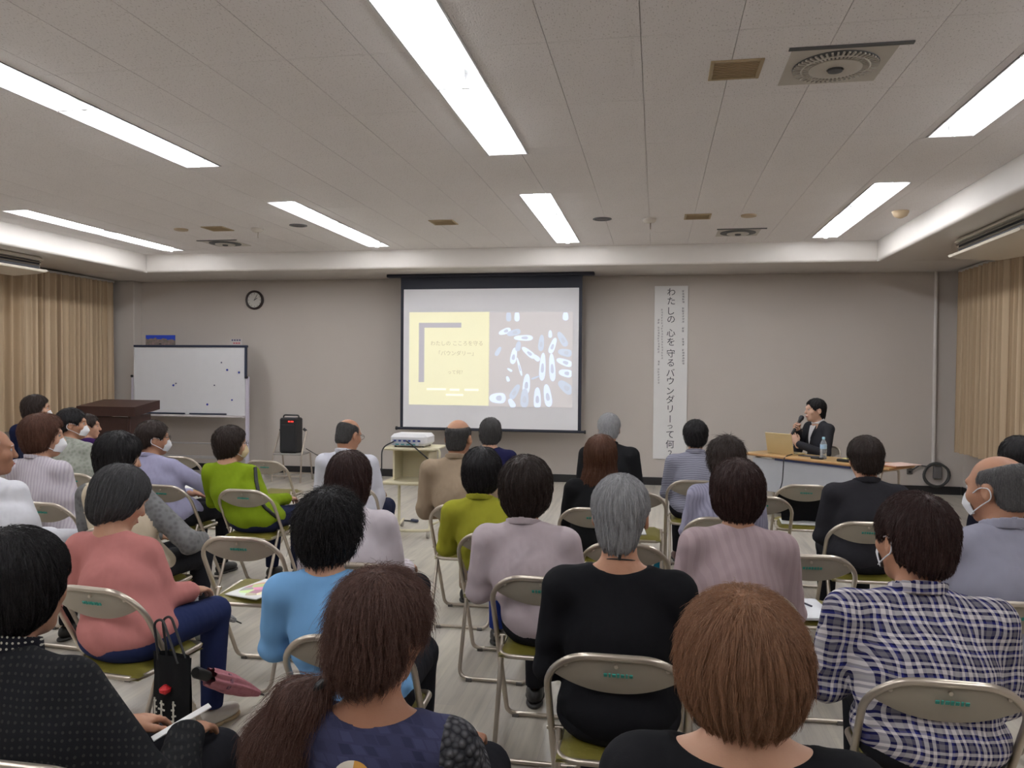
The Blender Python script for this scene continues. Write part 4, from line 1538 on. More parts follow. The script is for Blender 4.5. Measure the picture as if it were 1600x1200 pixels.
def sdf_mesh(fn, lo, hi, cell):
    lo, hi = np.asarray(lo, float), np.asarray(hi, float)
    B = 4
    nb = np.maximum(np.ceil((hi - lo) / (cell * B)).astype(int), 1)
    ax = [lo[i] + (np.arange(nb[i]) + 0.5) * cell * B for i in range(3)]
    C = np.stack(np.meshgrid(*ax, indexing='ij'), -1).reshape(-1, 3).astype(F32)
    dc = fn(C).reshape(nb)
    act = np.abs(dc) < cell * B * 1.25
    n = nb * B + 1
    flag = np.zeros(n, bool)
    rep = act.repeat(B, 0).repeat(B, 1).repeat(B, 2)
    for i in (0, 1):
        for j in (0, 1):
            for k in (0, 1):
                flag[i:n[0] - 1 + i, j:n[1] - 1 + j, k:n[2] - 1 + k] |= rep
    G = np.ones(n, F32)
    sgn = np.sign(dc).repeat(B, 0).repeat(B, 1).repeat(B, 2)
    G[:-1, :-1, :-1] = sgn
    idx = np.argwhere(flag)
    P = (lo + idx * cell).astype(F32)
    G[flag] = fn(P)
    for i in range(3):      # close the hull at the box
        s = [slice(None)] * 3
        for e in (0, -1):
            s[i] = e
            G[tuple(s)] = np.maximum(G[tuple(s)], cell * 0.3)
    ins = G < 0
    cnt = np.zeros(n - 1, np.int8)
    for i in (0, 1):
        for j in (0, 1):
            for k in (0, 1):
                cnt += ins[i:n[0] - 1 + i, j:n[1] - 1 + j, k:n[2] - 1 + k]
    cells = np.argwhere((cnt > 0) & (cnt < 8))
    if not len(cells):
        return np.zeros((0, 3)), np.zeros((0, 4), int)
    vid = -np.ones(n - 1, np.int64)
    vid[tuple(cells.T)] = np.arange(len(cells))
    acc = np.zeros((len(cells), 3), F32)
    num = np.zeros(len(cells), F32)
    off = [(i, j, k) for i in (0, 1) for j in (0, 1) for k in (0, 1)]
    for a in off:
        for ax_ in range(3):
            if a[ax_]:
                continue
            b = list(a)
            b[ax_] = 1
            ga, gb = G[tuple((cells + a).T)], G[tuple((cells + b).T)]
            x = (ga < 0) != (gb < 0)
            t = np.where(x, ga / np.where(x, ga - gb, 1), 0)
            q = np.tile(np.array(a, F32), (len(cells), 1))
            q[:, ax_] = t
            acc += np.where(x[:, None], q, 0)
            num += x
    V = lo + (cells + acc / np.maximum(num, 1)[:, None]) * cell
    Q = []
    for ax_ in range(3):
        o1, o2 = [a for a in range(3) if a != ax_]
        sl_a = [slice(1, n[i] - 1) for i in range(3)]
        sl_a[ax_] = slice(0, n[ax_] - 1)
        sl_b = list(sl_a)
        sl_b[ax_] = slice(1, n[ax_])
        ia, ib = ins[tuple(sl_a)], ins[tuple(sl_b)]
        e = np.argwhere(ia != ib)
        if not len(e):
            continue
        flip = ia[tuple(e.T)]
        base = e.copy()
        base[:, o1] += 1
        base[:, o2] += 1
        c = []
        for d1, d2 in ((-1, -1), (0, -1), (0, 0), (-1, 0)):
            w = base.copy()
            w[:, o1] += d1
            w[:, o2] += d2
            c.append(vid[tuple(w.T)])
        q = np.stack(c, 1)
        if ax_ == 1:
            flip = ~flip
        q[~flip] = q[~flip][:, ::-1]
        Q.append(q)
    return V, np.concatenate(Q)


def rotz(a):
    c, s = math.cos(a), math.sin(a)
    return np.array([[c, -s, 0], [s, c, 0], [0, 0, 1]])


def rotx(a):
    c, s = math.cos(a), math.sin(a)
    return np.array([[1, 0, 0], [0, c, -s], [0, s, c]])


def roty(a):
    c, s = math.cos(a), math.sin(a)
    return np.array([[c, 0, s], [0, 1, 0], [-s, 0, c]])


# ---- head (own frame: x right, y to the face, z up; metres at size 1)
CR_C, CR_R = (0, -0.012, 0.035), (0.075, 0.095, 0.083)


def head_sdf(Q):
    d = el(Q, CR_C, CR_R)
    d = su(d, el(Q, (0, 0.028, -0.035), (0.061, 0.064, 0.082)), 0.04)
    d = su(d, el(Q, (0, 0.062, -0.098), (0.026, 0.024, 0.020)), 0.03)
    d = su(d, el(Q, (0, 0.080, 0.030), (0.046, 0.018, 0.012)), 0.02)
    for s in (-1, 1):
        d = su(d, el(Q, (s * 0.043, 0.060, -0.022), (0.024, 0.022, 0.022)), 0.025)
        d = ss(d, el(Q, (s * 0.031, 0.103, 0.008), (0.018, 0.014, 0.011)), 0.012)
    d = su(d, rc(Q, (0, 0.090, 0.014), (0, 0.108, -0.028), 0.007, 0.0125), 0.014)
    d = su(d, el(Q, (0, 0.088, -0.060), (0.024, 0.012, 0.0075)), 0.010)
    d = su(d, el(Q, (0, 0.086, -0.073), (0.020, 0.012, 0.008)), 0.010)
    for s in (-1, 1):
        e = el(Q, (s * 0.079, -0.012, -0.006), (0.011, 0.021, 0.032))
        e = ss(e, el(Q, (s * 0.089, -0.006, -0.004), (0.009, 0.011, 0.018)), 0.006)
        d = su(d, e, 0.010)
    return d


def hair_sdf(Q, style, t, up=0.0):
    cr = el(Q, CR_C, tuple(r + t for r in CR_R))
    x, y, z = Q[:, 0], Q[:, 1], Q[:, 2]
    ax = np.abs(x)
    face = el(Q, (0, 0.119, -0.040), (0.104, 0.092, 0.118))
    ears = np.minimum(el(Q, (0.085, 0.0, -0.022), (0.034, 0.034, 0.040)), el(Q, (-0.085, 0.0, -0.022), (0.034, 0.034, 0.040)))
    if style == 'short':
        d = su(cr, el(Q, (0, -0.055, -0.035), (0.060 + t * .5, 0.052 + t * .5, 0.062)), 0.04)
        d = ss(d, face, 0.015)
        d = ss(d, ears, 0.012)
        low = -0.078 + 0.50 * (y + 0.10)
        d = si(d, (np.minimum(low, -0.0) - z) * 0.9, 0.010)
    elif style == 'nape':          # cropped, following the neck
        d = su(cr, el(Q, (0, -0.058, -0.050), (0.058, 0.050, 0.068)), 0.04)
        d = ss(d, face, 0.015)
        d = ss(d, ears, 0.012)
    elif style == 'bob':
        d = su(cr, el(Q, (0, -0.046, -0.048 + up), (0.062 + t * .3, 0.054 + t * .2, 0.070)), 0.055)
        for s in (-1, 1):
            d = su(d, el(Q, (s * (0.048 + t * .4), -0.012, -0.020 + up * .7), (0.030, 0.042, 0.046)), 0.04)
        d = ss(d, face, 0.02)
    elif style == 'page':          # longer rounded bob to the collar
        d = su(cr, el(Q, (0, -0.030, -0.050), (0.083 + t * .8, 0.082 + t * .7, 0.100)), 0.05)
        d = ss(d, face, 0.02)
    elif style == 'ring':          # bald on top, hair round the sides and back
        d = su(cr, el(Q, (0, -0.055, -0.035), (0.060, 0.048, 0.056)), 0.03)
        d = ss(d, el(Q, (0, 0.020 + up, 0.118), (0.062, 0.085, 0.066)), 0.035)
        d = ss(d, el(Q, (0, 0.105, 0.00), (0.11, 0.085, 0.14)), 0.03)
        d = ss(d, ears, 0.010)
        d = si(d, -(z + 0.072), 0.010)
    elif style == 'long':
        d = su(cr, el(Q, (0, -0.045, -0.10), (0.098, 0.060, 0.16)), 0.05)
        d = su(d, el(Q, (0, -0.068, -0.21), (0.125, 0.045, 0.13)), 0.06)
        d = ss(d, face, 0.02)
        d = ss(d, el(Q, (0, 0.045, -0.2), (0.075, 0.075, 0.15)), 0.02)
    elif style == 'tied':          # smoothed back into a tail at the neck
        d = su(cr, el(Q, (-0.012, -0.050, -0.045), (0.072, 0.062, 0.068)), 0.045)
        d = ss(d, face, 0.02)
        d = ss(d, el(Q, (0.085, 0.015, -0.035), (0.03, 0.03, 0.035)), 0.012)
    if style != 'ring':
        phi = np.arctan2(x, -(y + 0.02))
        d = d - 0.0022 * np.sin(phi * 17 + 3 * np.sin(z * 30)) - 0.0015 * np.sin(phi * 41 + 20 * z)
    return d


def tail_sdf(Q):                   # side ponytail of the 'tied' style
    d = rc(Q, (-0.080, -0.075, -0.100), (-0.125, -0.095, -0.145), 0.018, 0.046)
    d = su(d, rc(Q, (-0.125, -0.095, -0.145), (-0.165, -0.10, -0.235), 0.048, 0.060), 0.03)
    d = su(d, rc(Q, (-0.165, -0.10, -0.235), (-0.185, -0.095, -0.36), 0.058, 0.040), 0.03)
    return d


def grad(fn, P, e=0.002):
    g = np.stack([fn(P + v3(e, 0, 0)) - fn(P - v3(e, 0, 0)), fn(P + v3(0, e, 0)) - fn(P - v3(0, e, 0)), fn(P + v3(0, 0, e)) - fn(P - v3(0, 0, e))], 1)
    return g / (np.linalg.norm(g, axis=1, keepdims=True) + 1e-9)


def strands(fn, V, n, length, seed, crown=(0, -0.045, 0.12), frizz=0.3, steps=7, lift=0.002, grav=0.9):
    r = np.random.default_rng(seed)
    P = V[r.integers(0, len(V), n)].astype(F32)
    P += r.normal(size=P.shape).astype(F32) * 0.003
    L = length * r.uniform(0.45, 1.1, n).astype(F32)
    off = (lift + 0.004 * frizz * np.abs(r.normal(size=n))).astype(F32)
    out = []
    crown = np.asarray(crown, F32)
    jit = r.normal(size=(n, 3)).astype(F32) * 0.35 * frizz
    g = grad(fn, P)
    P = P - g * (fn(P))[:, None]
    for s in range(steps):
        g = grad(fn, P)
        d = fn(P)
        P = P - g * (d - off * (0.2 + s / steps * (1 + 2.0 * frizz)))[:, None]
        out.append(P.copy())
        w = P - crown
        w = w / (np.linalg.norm(w, axis=1, keepdims=True) + 1e-6)
        t = w + v3(0, 0, -grav) + jit
        t = t - g * (t * g).sum(1, keepdims=True)
        t = t / (np.linalg.norm(t, axis=1, keepdims=True) + 1e-6)
        P = P + (t + g * 0.10 * frizz + r.normal(size=P.shape).astype(F32) * 0.12 * frizz) * (L / steps)[:, None]
    return np.stack(out, 1)


def hair_curves(name, S, mat, radius, parent):
    n, k, _ = S.shape
    cu = bpy.data.hair_curves.new(name)
    cu.add_curves([k] * n)
    cu.attributes['position'].data.foreach_set('vector', np.ascontiguousarray(S, dtype=F32).ravel())
    ra = cu.attributes.get('radius') or cu.attributes.new('radius', 'FLOAT', 'POINT')
    prof = np.linspace(1.0, 0.35, k)
    ra.data.foreach_set('value', np.tile(radius * prof, n).astype(F32))
    cu.materials.append(mat)
    o = bpy.data.objects.new(name, cu)
    COL.objects.link(o)
    o.parent = parent
    o['kind'] = 'stuff'
    return o


# ---- hands (own frame: wrist at 0, fingers to +y, palm faces -z, thumb to +x)
def hand_sdf(P, curl, spread=0.10, thumb=0):
    d = el(P, (0.0, 0.048, 0), (0.040, 0.052, 0.0155))
    d = su(d, rc(P, (0, -0.030, 0), (0, 0.02, 0), 0.026, 0.025), 0.02)
    f = None
    for i, (x, L) in enumerate(((0.029, 0.072), (0.0095, 0.080), (-0.010, 0.074), (-0.029, 0.058))):
        a = np.array([x, 0.083 - 0.006 * abs(i - 1), 0.001])
        ang, sp = 0.10, (x / 0.03) * spread
        for k, fr in enumerate((0.45, 0.31, 0.24)):
            ang += curl[k]
            b = a + np.array([math.sin(sp) * math.cos(ang), math.cos(sp) * math.cos(ang), -math.sin(ang)]) * L * fr
            e = rc(P, a, b, 0.0090 - 0.0007 * k, 0.0083 - 0.0007 * k)
            f = e if f is None else np.minimum(f, e) if k == 0 else su(f, e, 0.002)
            a = b
    d = su(d, f, 0.007)
    if thumb == 0:
        pts = [(0.026, 0.018, -0.004), (0.052, 0.048, -0.014), (0.060, 0.075, -0.024), (0.056, 0.097, -0.032)]
    else:
        pts = [(0.024, 0.022, -0.012), (0.040, 0.045, -0.036), (0.034, 0.068, -0.050), (0.016, 0.082, -0.056)]
    for k in range(3):
        d = su(d, rc(P, pts[k], pts[k + 1], 0.0125 - 0.0017 * k, 0.0108 - 0.0014 * k), 0.006)
    return d


HAND_REST = sdf_mesh(lambda P: hand_sdf(P, (0.22, 0.34, 0.26)), (-0.06, -0.10, -0.12), (0.09, 0.20, 0.05), 0.0042)
HAND_GRIP = sdf_mesh(lambda P: hand_sdf(P, (0.85, 1.15, 0.75), 0.02, 1), (-0.06, -0.10, -0.12), (0.09, 0.20, 0.05), 0.0038)


def place_hand(base, wrist, direc, palm, right):
    """base mesh moved so that the fingers follow direc and the palm faces palm"""
    V, Fc = base
    V = V.copy()
    Fc = Fc.copy()
    if right:
        V[:, 0] *= -1
        Fc = Fc[:, ::-1]
    y = np.asarray(direc, float)
    y /= np.linalg.norm(y)
    z = -np.asarray(palm, float)
    z = z - y * (z @ y)
    z /= np.linalg.norm(z)
    x = np.cross(y, z)
    M_ = np.stack([x, y, z], 1)
    return V @ M_.T + np.asarray(wrist, float), Fc


# ---- shoe shared by all
def shoe_meshes():
    def up(P):
        d = el(P, (0, 0.03, 0.045), (0.040, 0.075, 0.045))
        d = su(d, el(P, (0, 0.105, 0.035), (0.044, 0.075, 0.035)), 0.03)
        d = ss(d, el(P, (0, 0.0, 0.105), (0.028, 0.045, 0.03)), 0.01)
        return si(d, 0.016 - P[:, 2], 0.004)

    def sole(P):
        d = np.minimum(el(P, (0, 0.02, 0.012), (0.041, 0.075, 0.3)), el(P, (0, 0.105, 0.012), (0.047, 0.080, 0.3)))
        return si(si(d, P[:, 2] - 0.018, 0.002), 0.001 - P[:, 2], 0.002)
    return sdf_mesh(up, (-0.06, -0.07, 0), (0.06, 0.2, 0.11), 0.008), sdf_mesh(sole, (-0.06, -0.07, -0.01), (0.06, 0.2, 0.03), 0.007)


SHOE_UP, SHOE_SOLE = shoe_meshes()
SHOE_CACHE = {}


def add_shoe(parent, x, y, yaw, mat, sole):
    key = (mat.name, sole.name)
    if key not in SHOE_CACHE:
        u = mesh_np('shoe', *SHOE_UP, mat, parent)
        s = mesh_np('sole', *SHOE_SOLE, sole, u)
        SHOE_CACHE[key] = u
    else:
        u = copy_tree(SHOE_CACHE[key], parent)
    u.location = (x, y, 0)
    u.rotation_euler = (0, 0, yaw)
    return u


SKIN = {'a': skin('skin light', (0.52, 0.30, 0.20)), 'b': skin('skin tan', (0.43, 0.225, 0.14)), 'c': skin('skin brown', (0.36, 0.18, 0.11)), 'p': skin('skin pale', (0.60, 0.38, 0.28))}
M_EYE = plain('eye white', (0.34, 0.31, 0.30), 0.3)
M_IRIS = plain('iris', (0.02, 0.012, 0.01), 0.15)
M_LIP = plain('lips', (0.42, 0.14, 0.12), 0.4)
M_MASK = cloth('mask white', (0.74, 0.74, 0.76), fold=0.1)
EYE_ME = None


def person(label, hip, yaw, top_px, head_y=None, fwd=0.05, hs=1.0, sw=0.165, w=1.0, skin_k='a', hair=None, hair_m=None, hair_t=0.018, hair_n=1500, hair_len=0.06, frizz=0.3, hair_r=0.0009,
           hyaw=0.0, hpitch=0.0, hroll=0.0, top_m=None, bot_m=None, shoe_m=None, sole_m=None, sleeve='long', neck=None, hem=0.47, collar=None, mask=None, glasses=False, cell=0.013, hcell=0.008,
           arms=None, knee_x=0.10, loose=0.0, sleeve_m=None, open_neck=0.0, drop=0.0, hair_up=0.0):
    """a seated figure. hip: floor point under the seat; top_px: crown of the head in the photograph; angles in degrees"""
    a = math.radians(yaw)
    root = empty('person', (hip[0], hip[1], 0), a)
    Rw = rotz(a)
    wy = head_y if head_y is not None else hip[1] + fwd * math.cos(a)
    top = at_depth(top_px[0], top_px[1], wy)
    hc = Rw.T @ (top - np.array([hip[0], hip[1], 0]))
    hc = hc - np.array([0, 0, (0.118 + hair_t) * hs])
    RH = rotz(math.radians(hyaw)) @ rotx(math.radians(hpitch)) @ roty(math.radians(hroll))
    RHt = (RH.T / hs).astype(F32)
    hcf = hc.astype(F32)

    def toH(P):
        return (P - hcf) @ RHt.T

    fromH = lambda q: hc + hs * (RH @ np.asarray(q, float))
    sk0 = fromH((0, -0.035, -0.055))
    nb = hc + hs * np.array([0, -0.050, -0.150]) + np.array([0, 0, -drop])      # root of the neck
    zs = nb[2] - 0.048                                                        # shoulder height
    cx = nb[0] * 0.75
    sy = nb[1] - 0.005
    SH = {s: np.array([nb[0] * 0.9 + s * sw, sy, zs]) for s in (-1, 1)}
    pel = np.array([0, -0.045, 0.545])
    EL, WR = {}, {}
    if callable(arms):
        arms = arms(fromH)
    for s in (-1, 1):
        EL[s] = np.array([SH[s][0] + s * 0.045, sy + 0.05, max(zs - 0.275, 0.63)])
        WR[s] = np.array([s * 0.085, 0.24, 0.635])
    if arms:
        for k, v in arms.items():
            if k not in ('er', 'el', 'wr', 'wl'):
                continue
            (EL if k[0] == 'e' else WR)[1 if k[1] == 'r' else -1] = np.asarray(v, float)
    wst = np.array([cx * 0.5, (pel[1] + sy) / 2 - 0.005, (0.56 + zs) / 2 - 0.02])
    chs = np.array([cx, sy + 0.005, zs - 0.13])

    def torso(P, o=0.0):
        d = el(P, pel, (0.172 * w + o, 0.140 + o, 0.115 + o))
        d = su(d, el(P, wst, (0.148 * w + o + loose, 0.112 + o + loose, 0.17)), 0.07)
        d = su(d, el(P, chs, (0.155 * w + o + loose * .5, 0.112 + o + loose * .5, 0.17)), 0.06)
        d = su(d, rc(P, SH[-1] + [0.02, 0, 0], SH[1] - [0.02, 0, 0], 0.058 + o, 0.058 + o), 0.06)
        for s in (-1, 1):
            d = su(d, rc(P, nb + [s * 0.034, -0.002, 0.004], SH[s] - [s * 0.01, 0, 0], 0.050 + o, 0.046 + o), 0.035)
        return d

    def arm(P, s, o=0.0, upto=1.0):
        d = rc(P, SH[s], EL[s], 0.052 + o, 0.043 + o)
        if upto > 0:
            e = EL[s] + (WR[s] - EL[s]) * upto
            d = su(d, rc(P, EL[s], e, 0.043 + o, 0.043 + (0.030 - 0.043) * upto + o), 0.02)
        return d

    def neckd(P, o=0.0):
        return rc(P, sk0, nb + [0, 0.022, -0.03], 0.053 * hs + o, 0.054 * hs + o)

    box_lo = np.array([-0.42, -0.34, 0.40])
    box_hi = np.array([0.42, 0.48, 1.1])
    # ---------------- body: head and neck fine, limbs coarser, hands finest; all in one mesh
    lo_h, hi_h = hc - 0.165 * hs, hc + 0.165 * hs
    lo_h[2] = nb[2] - 0.13
    lo_h[0] -= 0.06
    hi_h[0] += 0.06

    def f_head(P):
        d = su(head_sdf(toH(P)) * hs, neckd(P), 0.03)
        return su(d, torso(P) + 0.010, 0.035)
    Vs, Fs = [], []
    nv = 0

    def addm(V, Fc):
        nonlocal nv
        Vs.append(V)
        Fs.append(Fc + nv)
        nv += len(V)
    addm(*sdf_mesh(f_head, lo_h, hi_h, hcell * 0.85 if hcell < 0.007 else 0.0075))
    hipj = {s: np.array([s * 0.088, -0.03, 0.53]) for s in (-1, 1)}
    knee = {s: np.array([s * knee_x, 0.40, 0.505]) for s in (-1, 1)}
    ank = {s: np.array([s * (knee_x + 0.005), 0.37, 0.09]) for s in (-1, 1)}

    def legs(P, o=0.0):
        d = None
        for s in (-1, 1):
            e = su(rc(P, hipj[s], knee[s], 0.082 + o, 0.060 + o), rc(P, knee[s], ank[s], 0.058 + o, 0.042 + o), 0.02)
            d = e if d is None else np.minimum(d, e)
        return d

    def f_trunk(P):
        d = su(torso(P, -0.022), legs(P, -0.014), 0.03)
        for s in (-1, 1):
            d = su(d, arm(P, s, -0.018 if sleeve == 'long' else -0.004), 0.02)
        return d
    addm(*sdf_mesh(f_trunk, (-0.42, -0.34, 0.05), (0.42, 0.52, nb[2] + 0.05), 0.018))
    grips = (arms or {}).get('grip', ())
    for s in (-1, 1):
        fd = WR[s] - EL[s]
        fd /= np.linalg.norm(fd)
        if arms and ('d' + ('r' if s > 0 else 'l')) in arms:
            dd, pp = arms['d' + ('r' if s > 0 else 'l')]
        else:
            dd, pp = np.array([-s * 0.10, 1.0, -0.12]), np.array([0, -0.1, -1.0])
        base = HAND_GRIP if (s in grips) else HAND_REST
        addm(*place_hand(base, WR[s] + fd * 0.01, dd, pp, s > 0))
    body = mesh_np('body', np.concatenate(Vs), np.concatenate(Fs), SKIN[skin_k], root)
    # face
    global EYE_ME
    for s in (-1, 1):
        if EYE_ME is None:
            m = MB()
            m.lathe([(0.002, -0.0105), (0.007, -0.008), (0.0105, 0), (0.009, 0.0055), (0.0055, 0.0092)], n=14, R=Matrix.Rotation(-math.pi / 2, 3, 'X'))
            m.lathe([(0.0056, 0.0090), (0.003, 0.0106), (0.001, 0.0108)], n=12, R=Matrix.Rotation(-math.pi / 2, 3, 'X'), mi=1)
            eye = m.build('eye', [M_EYE, M_IRIS], root)
            EYE_ME = eye.data
        else:
            eye = link_mesh('eye', EYE_ME, None, root)
        eye.matrix_local = Matrix.Translation(fromH((s * 0.031, 0.0795, 0.008))) @ Matrix(RH.tolist()).to_4x4() @ Matrix.Scale(hs, 4)
    if not mask:
        m = MB()
        m.tube([Vector((x, 0.100 - 9.0 * x * x, -0.0665 + 4 * x * x)) for x in np.linspace(-0.022, 0.022, 9)], [0.001, 0.003, 0.0045, 0.005, 0.0045, 0.005, 0.0045, 0.003, 0.001], 6)
        lip = m.build('lips', M_LIP, root)
        lip.matrix_local = Matrix.Translation(Vector(hc)) @ Matrix(RH.tolist()).to_4x4() @ Matrix.Scale(hs, 4)
    if hair:
        m = MB()
        for s in (-1, 1):
            m.tube([Vector((s * x, 0.0965 - 6.0 * x * x, 0.030 - 2.2 * (x - 0.03) ** 2 * 3)) for x in np.linspace(0.014, 0.048, 6)], [0.001, 0.0028, 0.003, 0.0028, 0.002, 0.0008], 5)
        eb = m.build('eyebrows', hair_m, root)
        eb.matrix_local = Matrix.Translation(Vector(hc)) @ Matrix(RH.tolist()).to_4x4() @ Matrix.Scale(hs, 4)
    # ---------------- hair
    MH = Matrix.Translation(Vector(hc)) @ Matrix(RH.tolist()).to_4x4() @ Matrix.Scale(hs, 4)
    if hair:
        fh = lambda Q: hair_sdf(Q, hair, hair_t, hair_up)
        V, Fc = sdf_mesh(fh, (-0.19, -0.19, -0.38 if hair == 'long' else -0.19), (0.19, 0.15, 0.19), hcell)
        ho = mesh_np('hair', V, Fc, hair_m, root)
        ho.matrix_local = MH
        vis = V[(head_sdf(V.astype(F32)) > 0.001)]
        if hair_n and len(vis):
            S = strands(fh, vis, hair_n, hair_len, abs(hash(label)) % 9999 if False else len(label) * 31 + int(top_px[0]), frizz=frizz)
            so = hair_curves('hair_strands', S, hair_m, hair_r, ho)
        if hair == 'tied':
            V, Fc = sdf_mesh(tail_sdf, (-0.27, -0.20, -0.44), (-0.03, 0.0, -0.05), hcell)
            po = mesh_np('ponytail', V, Fc, hair_m, root)
            po.matrix_local = MH
            S = strands(tail_sdf, V, 3800, 0.14, 5, crown=(-0.07, -0.06, -0.05), frizz=0.95, steps=9, lift=0.004, grav=1.2)
            hair_curves('hair_strands', S, hair_m, hair_r, po)
            band = MB().tube([Vector((-0.088, -0.080, -0.108)) + Vector((0.022 * math.cos(k) * 0.7 + 0.0, 0.022 * math.sin(k), 0.022 * math.cos(k) * 0.7)) for k in np.linspace(0, 2 * math.pi, 14, endpoint=False)], 0.009, 8, True).build('hair_tie', M_BLACK, root)
            band.matrix_local = MH
    # ---------------- upper garment
    seed = int(top_px[0] * 7 + top_px[1])

    def neck_cut(P, d):
        if neck == 'scoop':         # wide opening with bare skin round the neck
            d = ss(d, el(P, nb + [0, 0.005, 0.050], (0.100 + open_neck, 0.100 + open_neck * .6, 0.046 + open_neck * .5)), 0.006)
        elif neck == 'round':
            d = ss(d, el(P, nb + [0, 0.012, 0.055], (0.080, 0.090, 0.038)), 0.006)
        else:
            d = si(d, P[:, 2] - (nb[2] + 0.046), 0.01)
        return d

    def f_top(P):
        d = torso(P)
        for s in (-1, 1):
            d = su(d, arm(P, s, 0.010 + loose * .4, {'long': 0.97, 'short': 0.0, 'half': 0.25, 'none': -1}[sleeve] if sleeve != 'none' else 0.0), 0.028)
        # lap part of the garment
        d = su(d, el(P, (0, 0.02, 0.55), (0.168 * w, 0.14, 0.095)), 0.05)
        d = d - (0.0125 if sleeve == 'long' else 0.007) * fold_noise(P * np.array([1, 1, 0.7], F32), seed)
        d = d - 0.004 * np.sin(P[:, 2] * 55 + 7 * P[:, 0] + 3 * np.sin(P[:, 0] * 14)) * np.exp(-((P[:, 2] - wst[2] + 0.06) / 0.09) ** 2)
        d = neck_cut(P, d)
        return si(d, hem - P[:, 2], 0.012)
    hi = np.array([0.42, 0.42, nb[2] + 0.09])
    V, Fc = sdf_mesh(f_top, (-0.42, -0.32, hem - 0.02), hi, cell)
    tops = mesh_np('shirt', V, Fc, top_m, root)
    if sleeve_m is not None:
        tops.data.materials.append(sleeve_m)
        cen = V[Fc].mean(1)
        mi = np.zeros(len(Fc), np.int32)
        for s in (-1, 1):
            mi[(arm(cen.astype(F32), s, 0.0) < torso(cen.astype(F32)) + 0.012) & (np.abs(cen[:, 0] - nb[0]) > sw * 0.80)] = 1
        tops.data.polygons.foreach_set('material_index', mi)
    if sleeve == 'long':
        for s in (-1, 1):
            e = EL[s] + (WR[s] - EL[s]) * 0.94
            dd = (WR[s] - EL[s])
            dd /= np.linalg.norm(dd)
            MB().tube([Vector(e - dd * 0.02), Vector(e + dd * 0.018)], 0.0405 + loose * .4, 14).build('cuff', sleeve_m or top_m, root)
    if collar:
        cm, chh = collar
        n0 = nb + (sk0 - nb) * 0.0
        axs = (sk0 - nb)
        axs /= np.linalg.norm(axs)

        def f_col(P):
            base = neckd(P, 0.014)
            q = (P - (nb + [0, 0, 0.014]).astype(F32))
            tlt = q[:, 2] + q[:, 1] * 0.35
            d = np.maximum(np.abs(base - 0.004) - 0.0052, np.abs(tlt - chh * 0.5) - chh * 0.5)
            return d
        V, Fc = sdf_mesh(f_col, nb + [-0.11, -0.12, -0.03], nb + [0.11, 0.13, 0.11], 0.0065)
        mesh_np('collar', V, Fc, cm, root)
    # ---------------- trousers and shoes
    def f_bot(P):
        d = su(legs(P, 0.006), el(P, (0, -0.03, 0.52), (0.172 * w, 0.145, 0.095)), 0.05)
        d = d - 0.005 * fold_noise(P, seed + 1)
        d = ss(d, torso(P, -0.004), 0.004) if False else d
        return si(d, 0.085 - P[:, 2], 0.01)
    V, Fc = sdf_mesh(f_bot, (-0.3, -0.24, 0.06), (0.3, 0.52, 0.64), 0.015)
    mesh_np('trousers', V, Fc, bot_m or M_TROUS, root)
    for s in (-1, 1):
        add_shoe(root, ank[s][0], ank[s][1] - 0.02, -s * 0.12, shoe_m or M_SHOE, sole_m or M_SOLE)
    # ---------------- mask and glasses
    if mask:
        rows = []
        for k in range(9):
            v = -1 + 2 * k / 8
            row = []
            for i in range(13):
                u = -1 + 2 * i / 12
                ang = u * 1.12
                rx, ry = 0.066 - 0.004 * abs(v), 0.088 + 0.012 * (1 - v * v) * (1 - u * u)
                row.append(Vector((rx * math.sin(ang), 0.026 + ry * math.cos(ang) - 0.010 * abs(v) * (1 - abs(u)) - 0.012 * max(0, -v), -0.052 + v * (0.048 - 0.016 * abs(u)))))
            rows.append(row)
        m = MB()
        m.grid(rows)
        m.grid([[p * 0.985 for p in r][::-1] for r in rows])
        mo = m.build('face_mask', mask, root)
        mo.matrix_local = MH
        for s in (-1, 1):
            lp = MB().tube(fillet([(s * 0.060, 0.062, -0.020), (s * 0.079, 0.012, 0.012), (s * 0.089, -0.030, 0.010), (s * 0.087, -0.034, -0.026), (s * 0.074, 0.015, -0.052), (s * 0.058, 0.060, -0.080)], 0.02, 4), 0.0022, 6).build('ear_loop', M_MASK, mo)
    if glasses:
        g = MB()
        for s in (-1, 1):
            g.tube([Vector((s * 0.034 + 0.025 * math.cos(k), 0.106, 0.008 + 0.018 * math.sin(k))) for k in np.linspace(0, 2 * math.pi, 16, endpoint=False)], 0.0014, 5, True)
            g.tube([(s * 0.059, 0.105, 0.012), (s * 0.080, 0.03, 0.012), (s * 0.083, -0.02, 0.008)], 0.0014, 5)
        g.tube([(-0.010, 0.108, 0.012), (0.010, 0.108, 0.012)], 0.0014, 5)
        go = g.build('glasses', plain('glasses frame', (0.05, 0.045, 0.04), 0.3, metal=0.5), root)
        go.matrix_local = MH
    tag(root, label, 'person', 'people in the hall')
    info = dict(root=root, hc=hc, nb=nb, zs=zs, SH=SH, EL=EL, WR=WR, MH=MH, torso=torso, f_top=f_top, Rw=Rw, hip=hip, sy=sy, fromH=fromH, chs=chs)
    return info

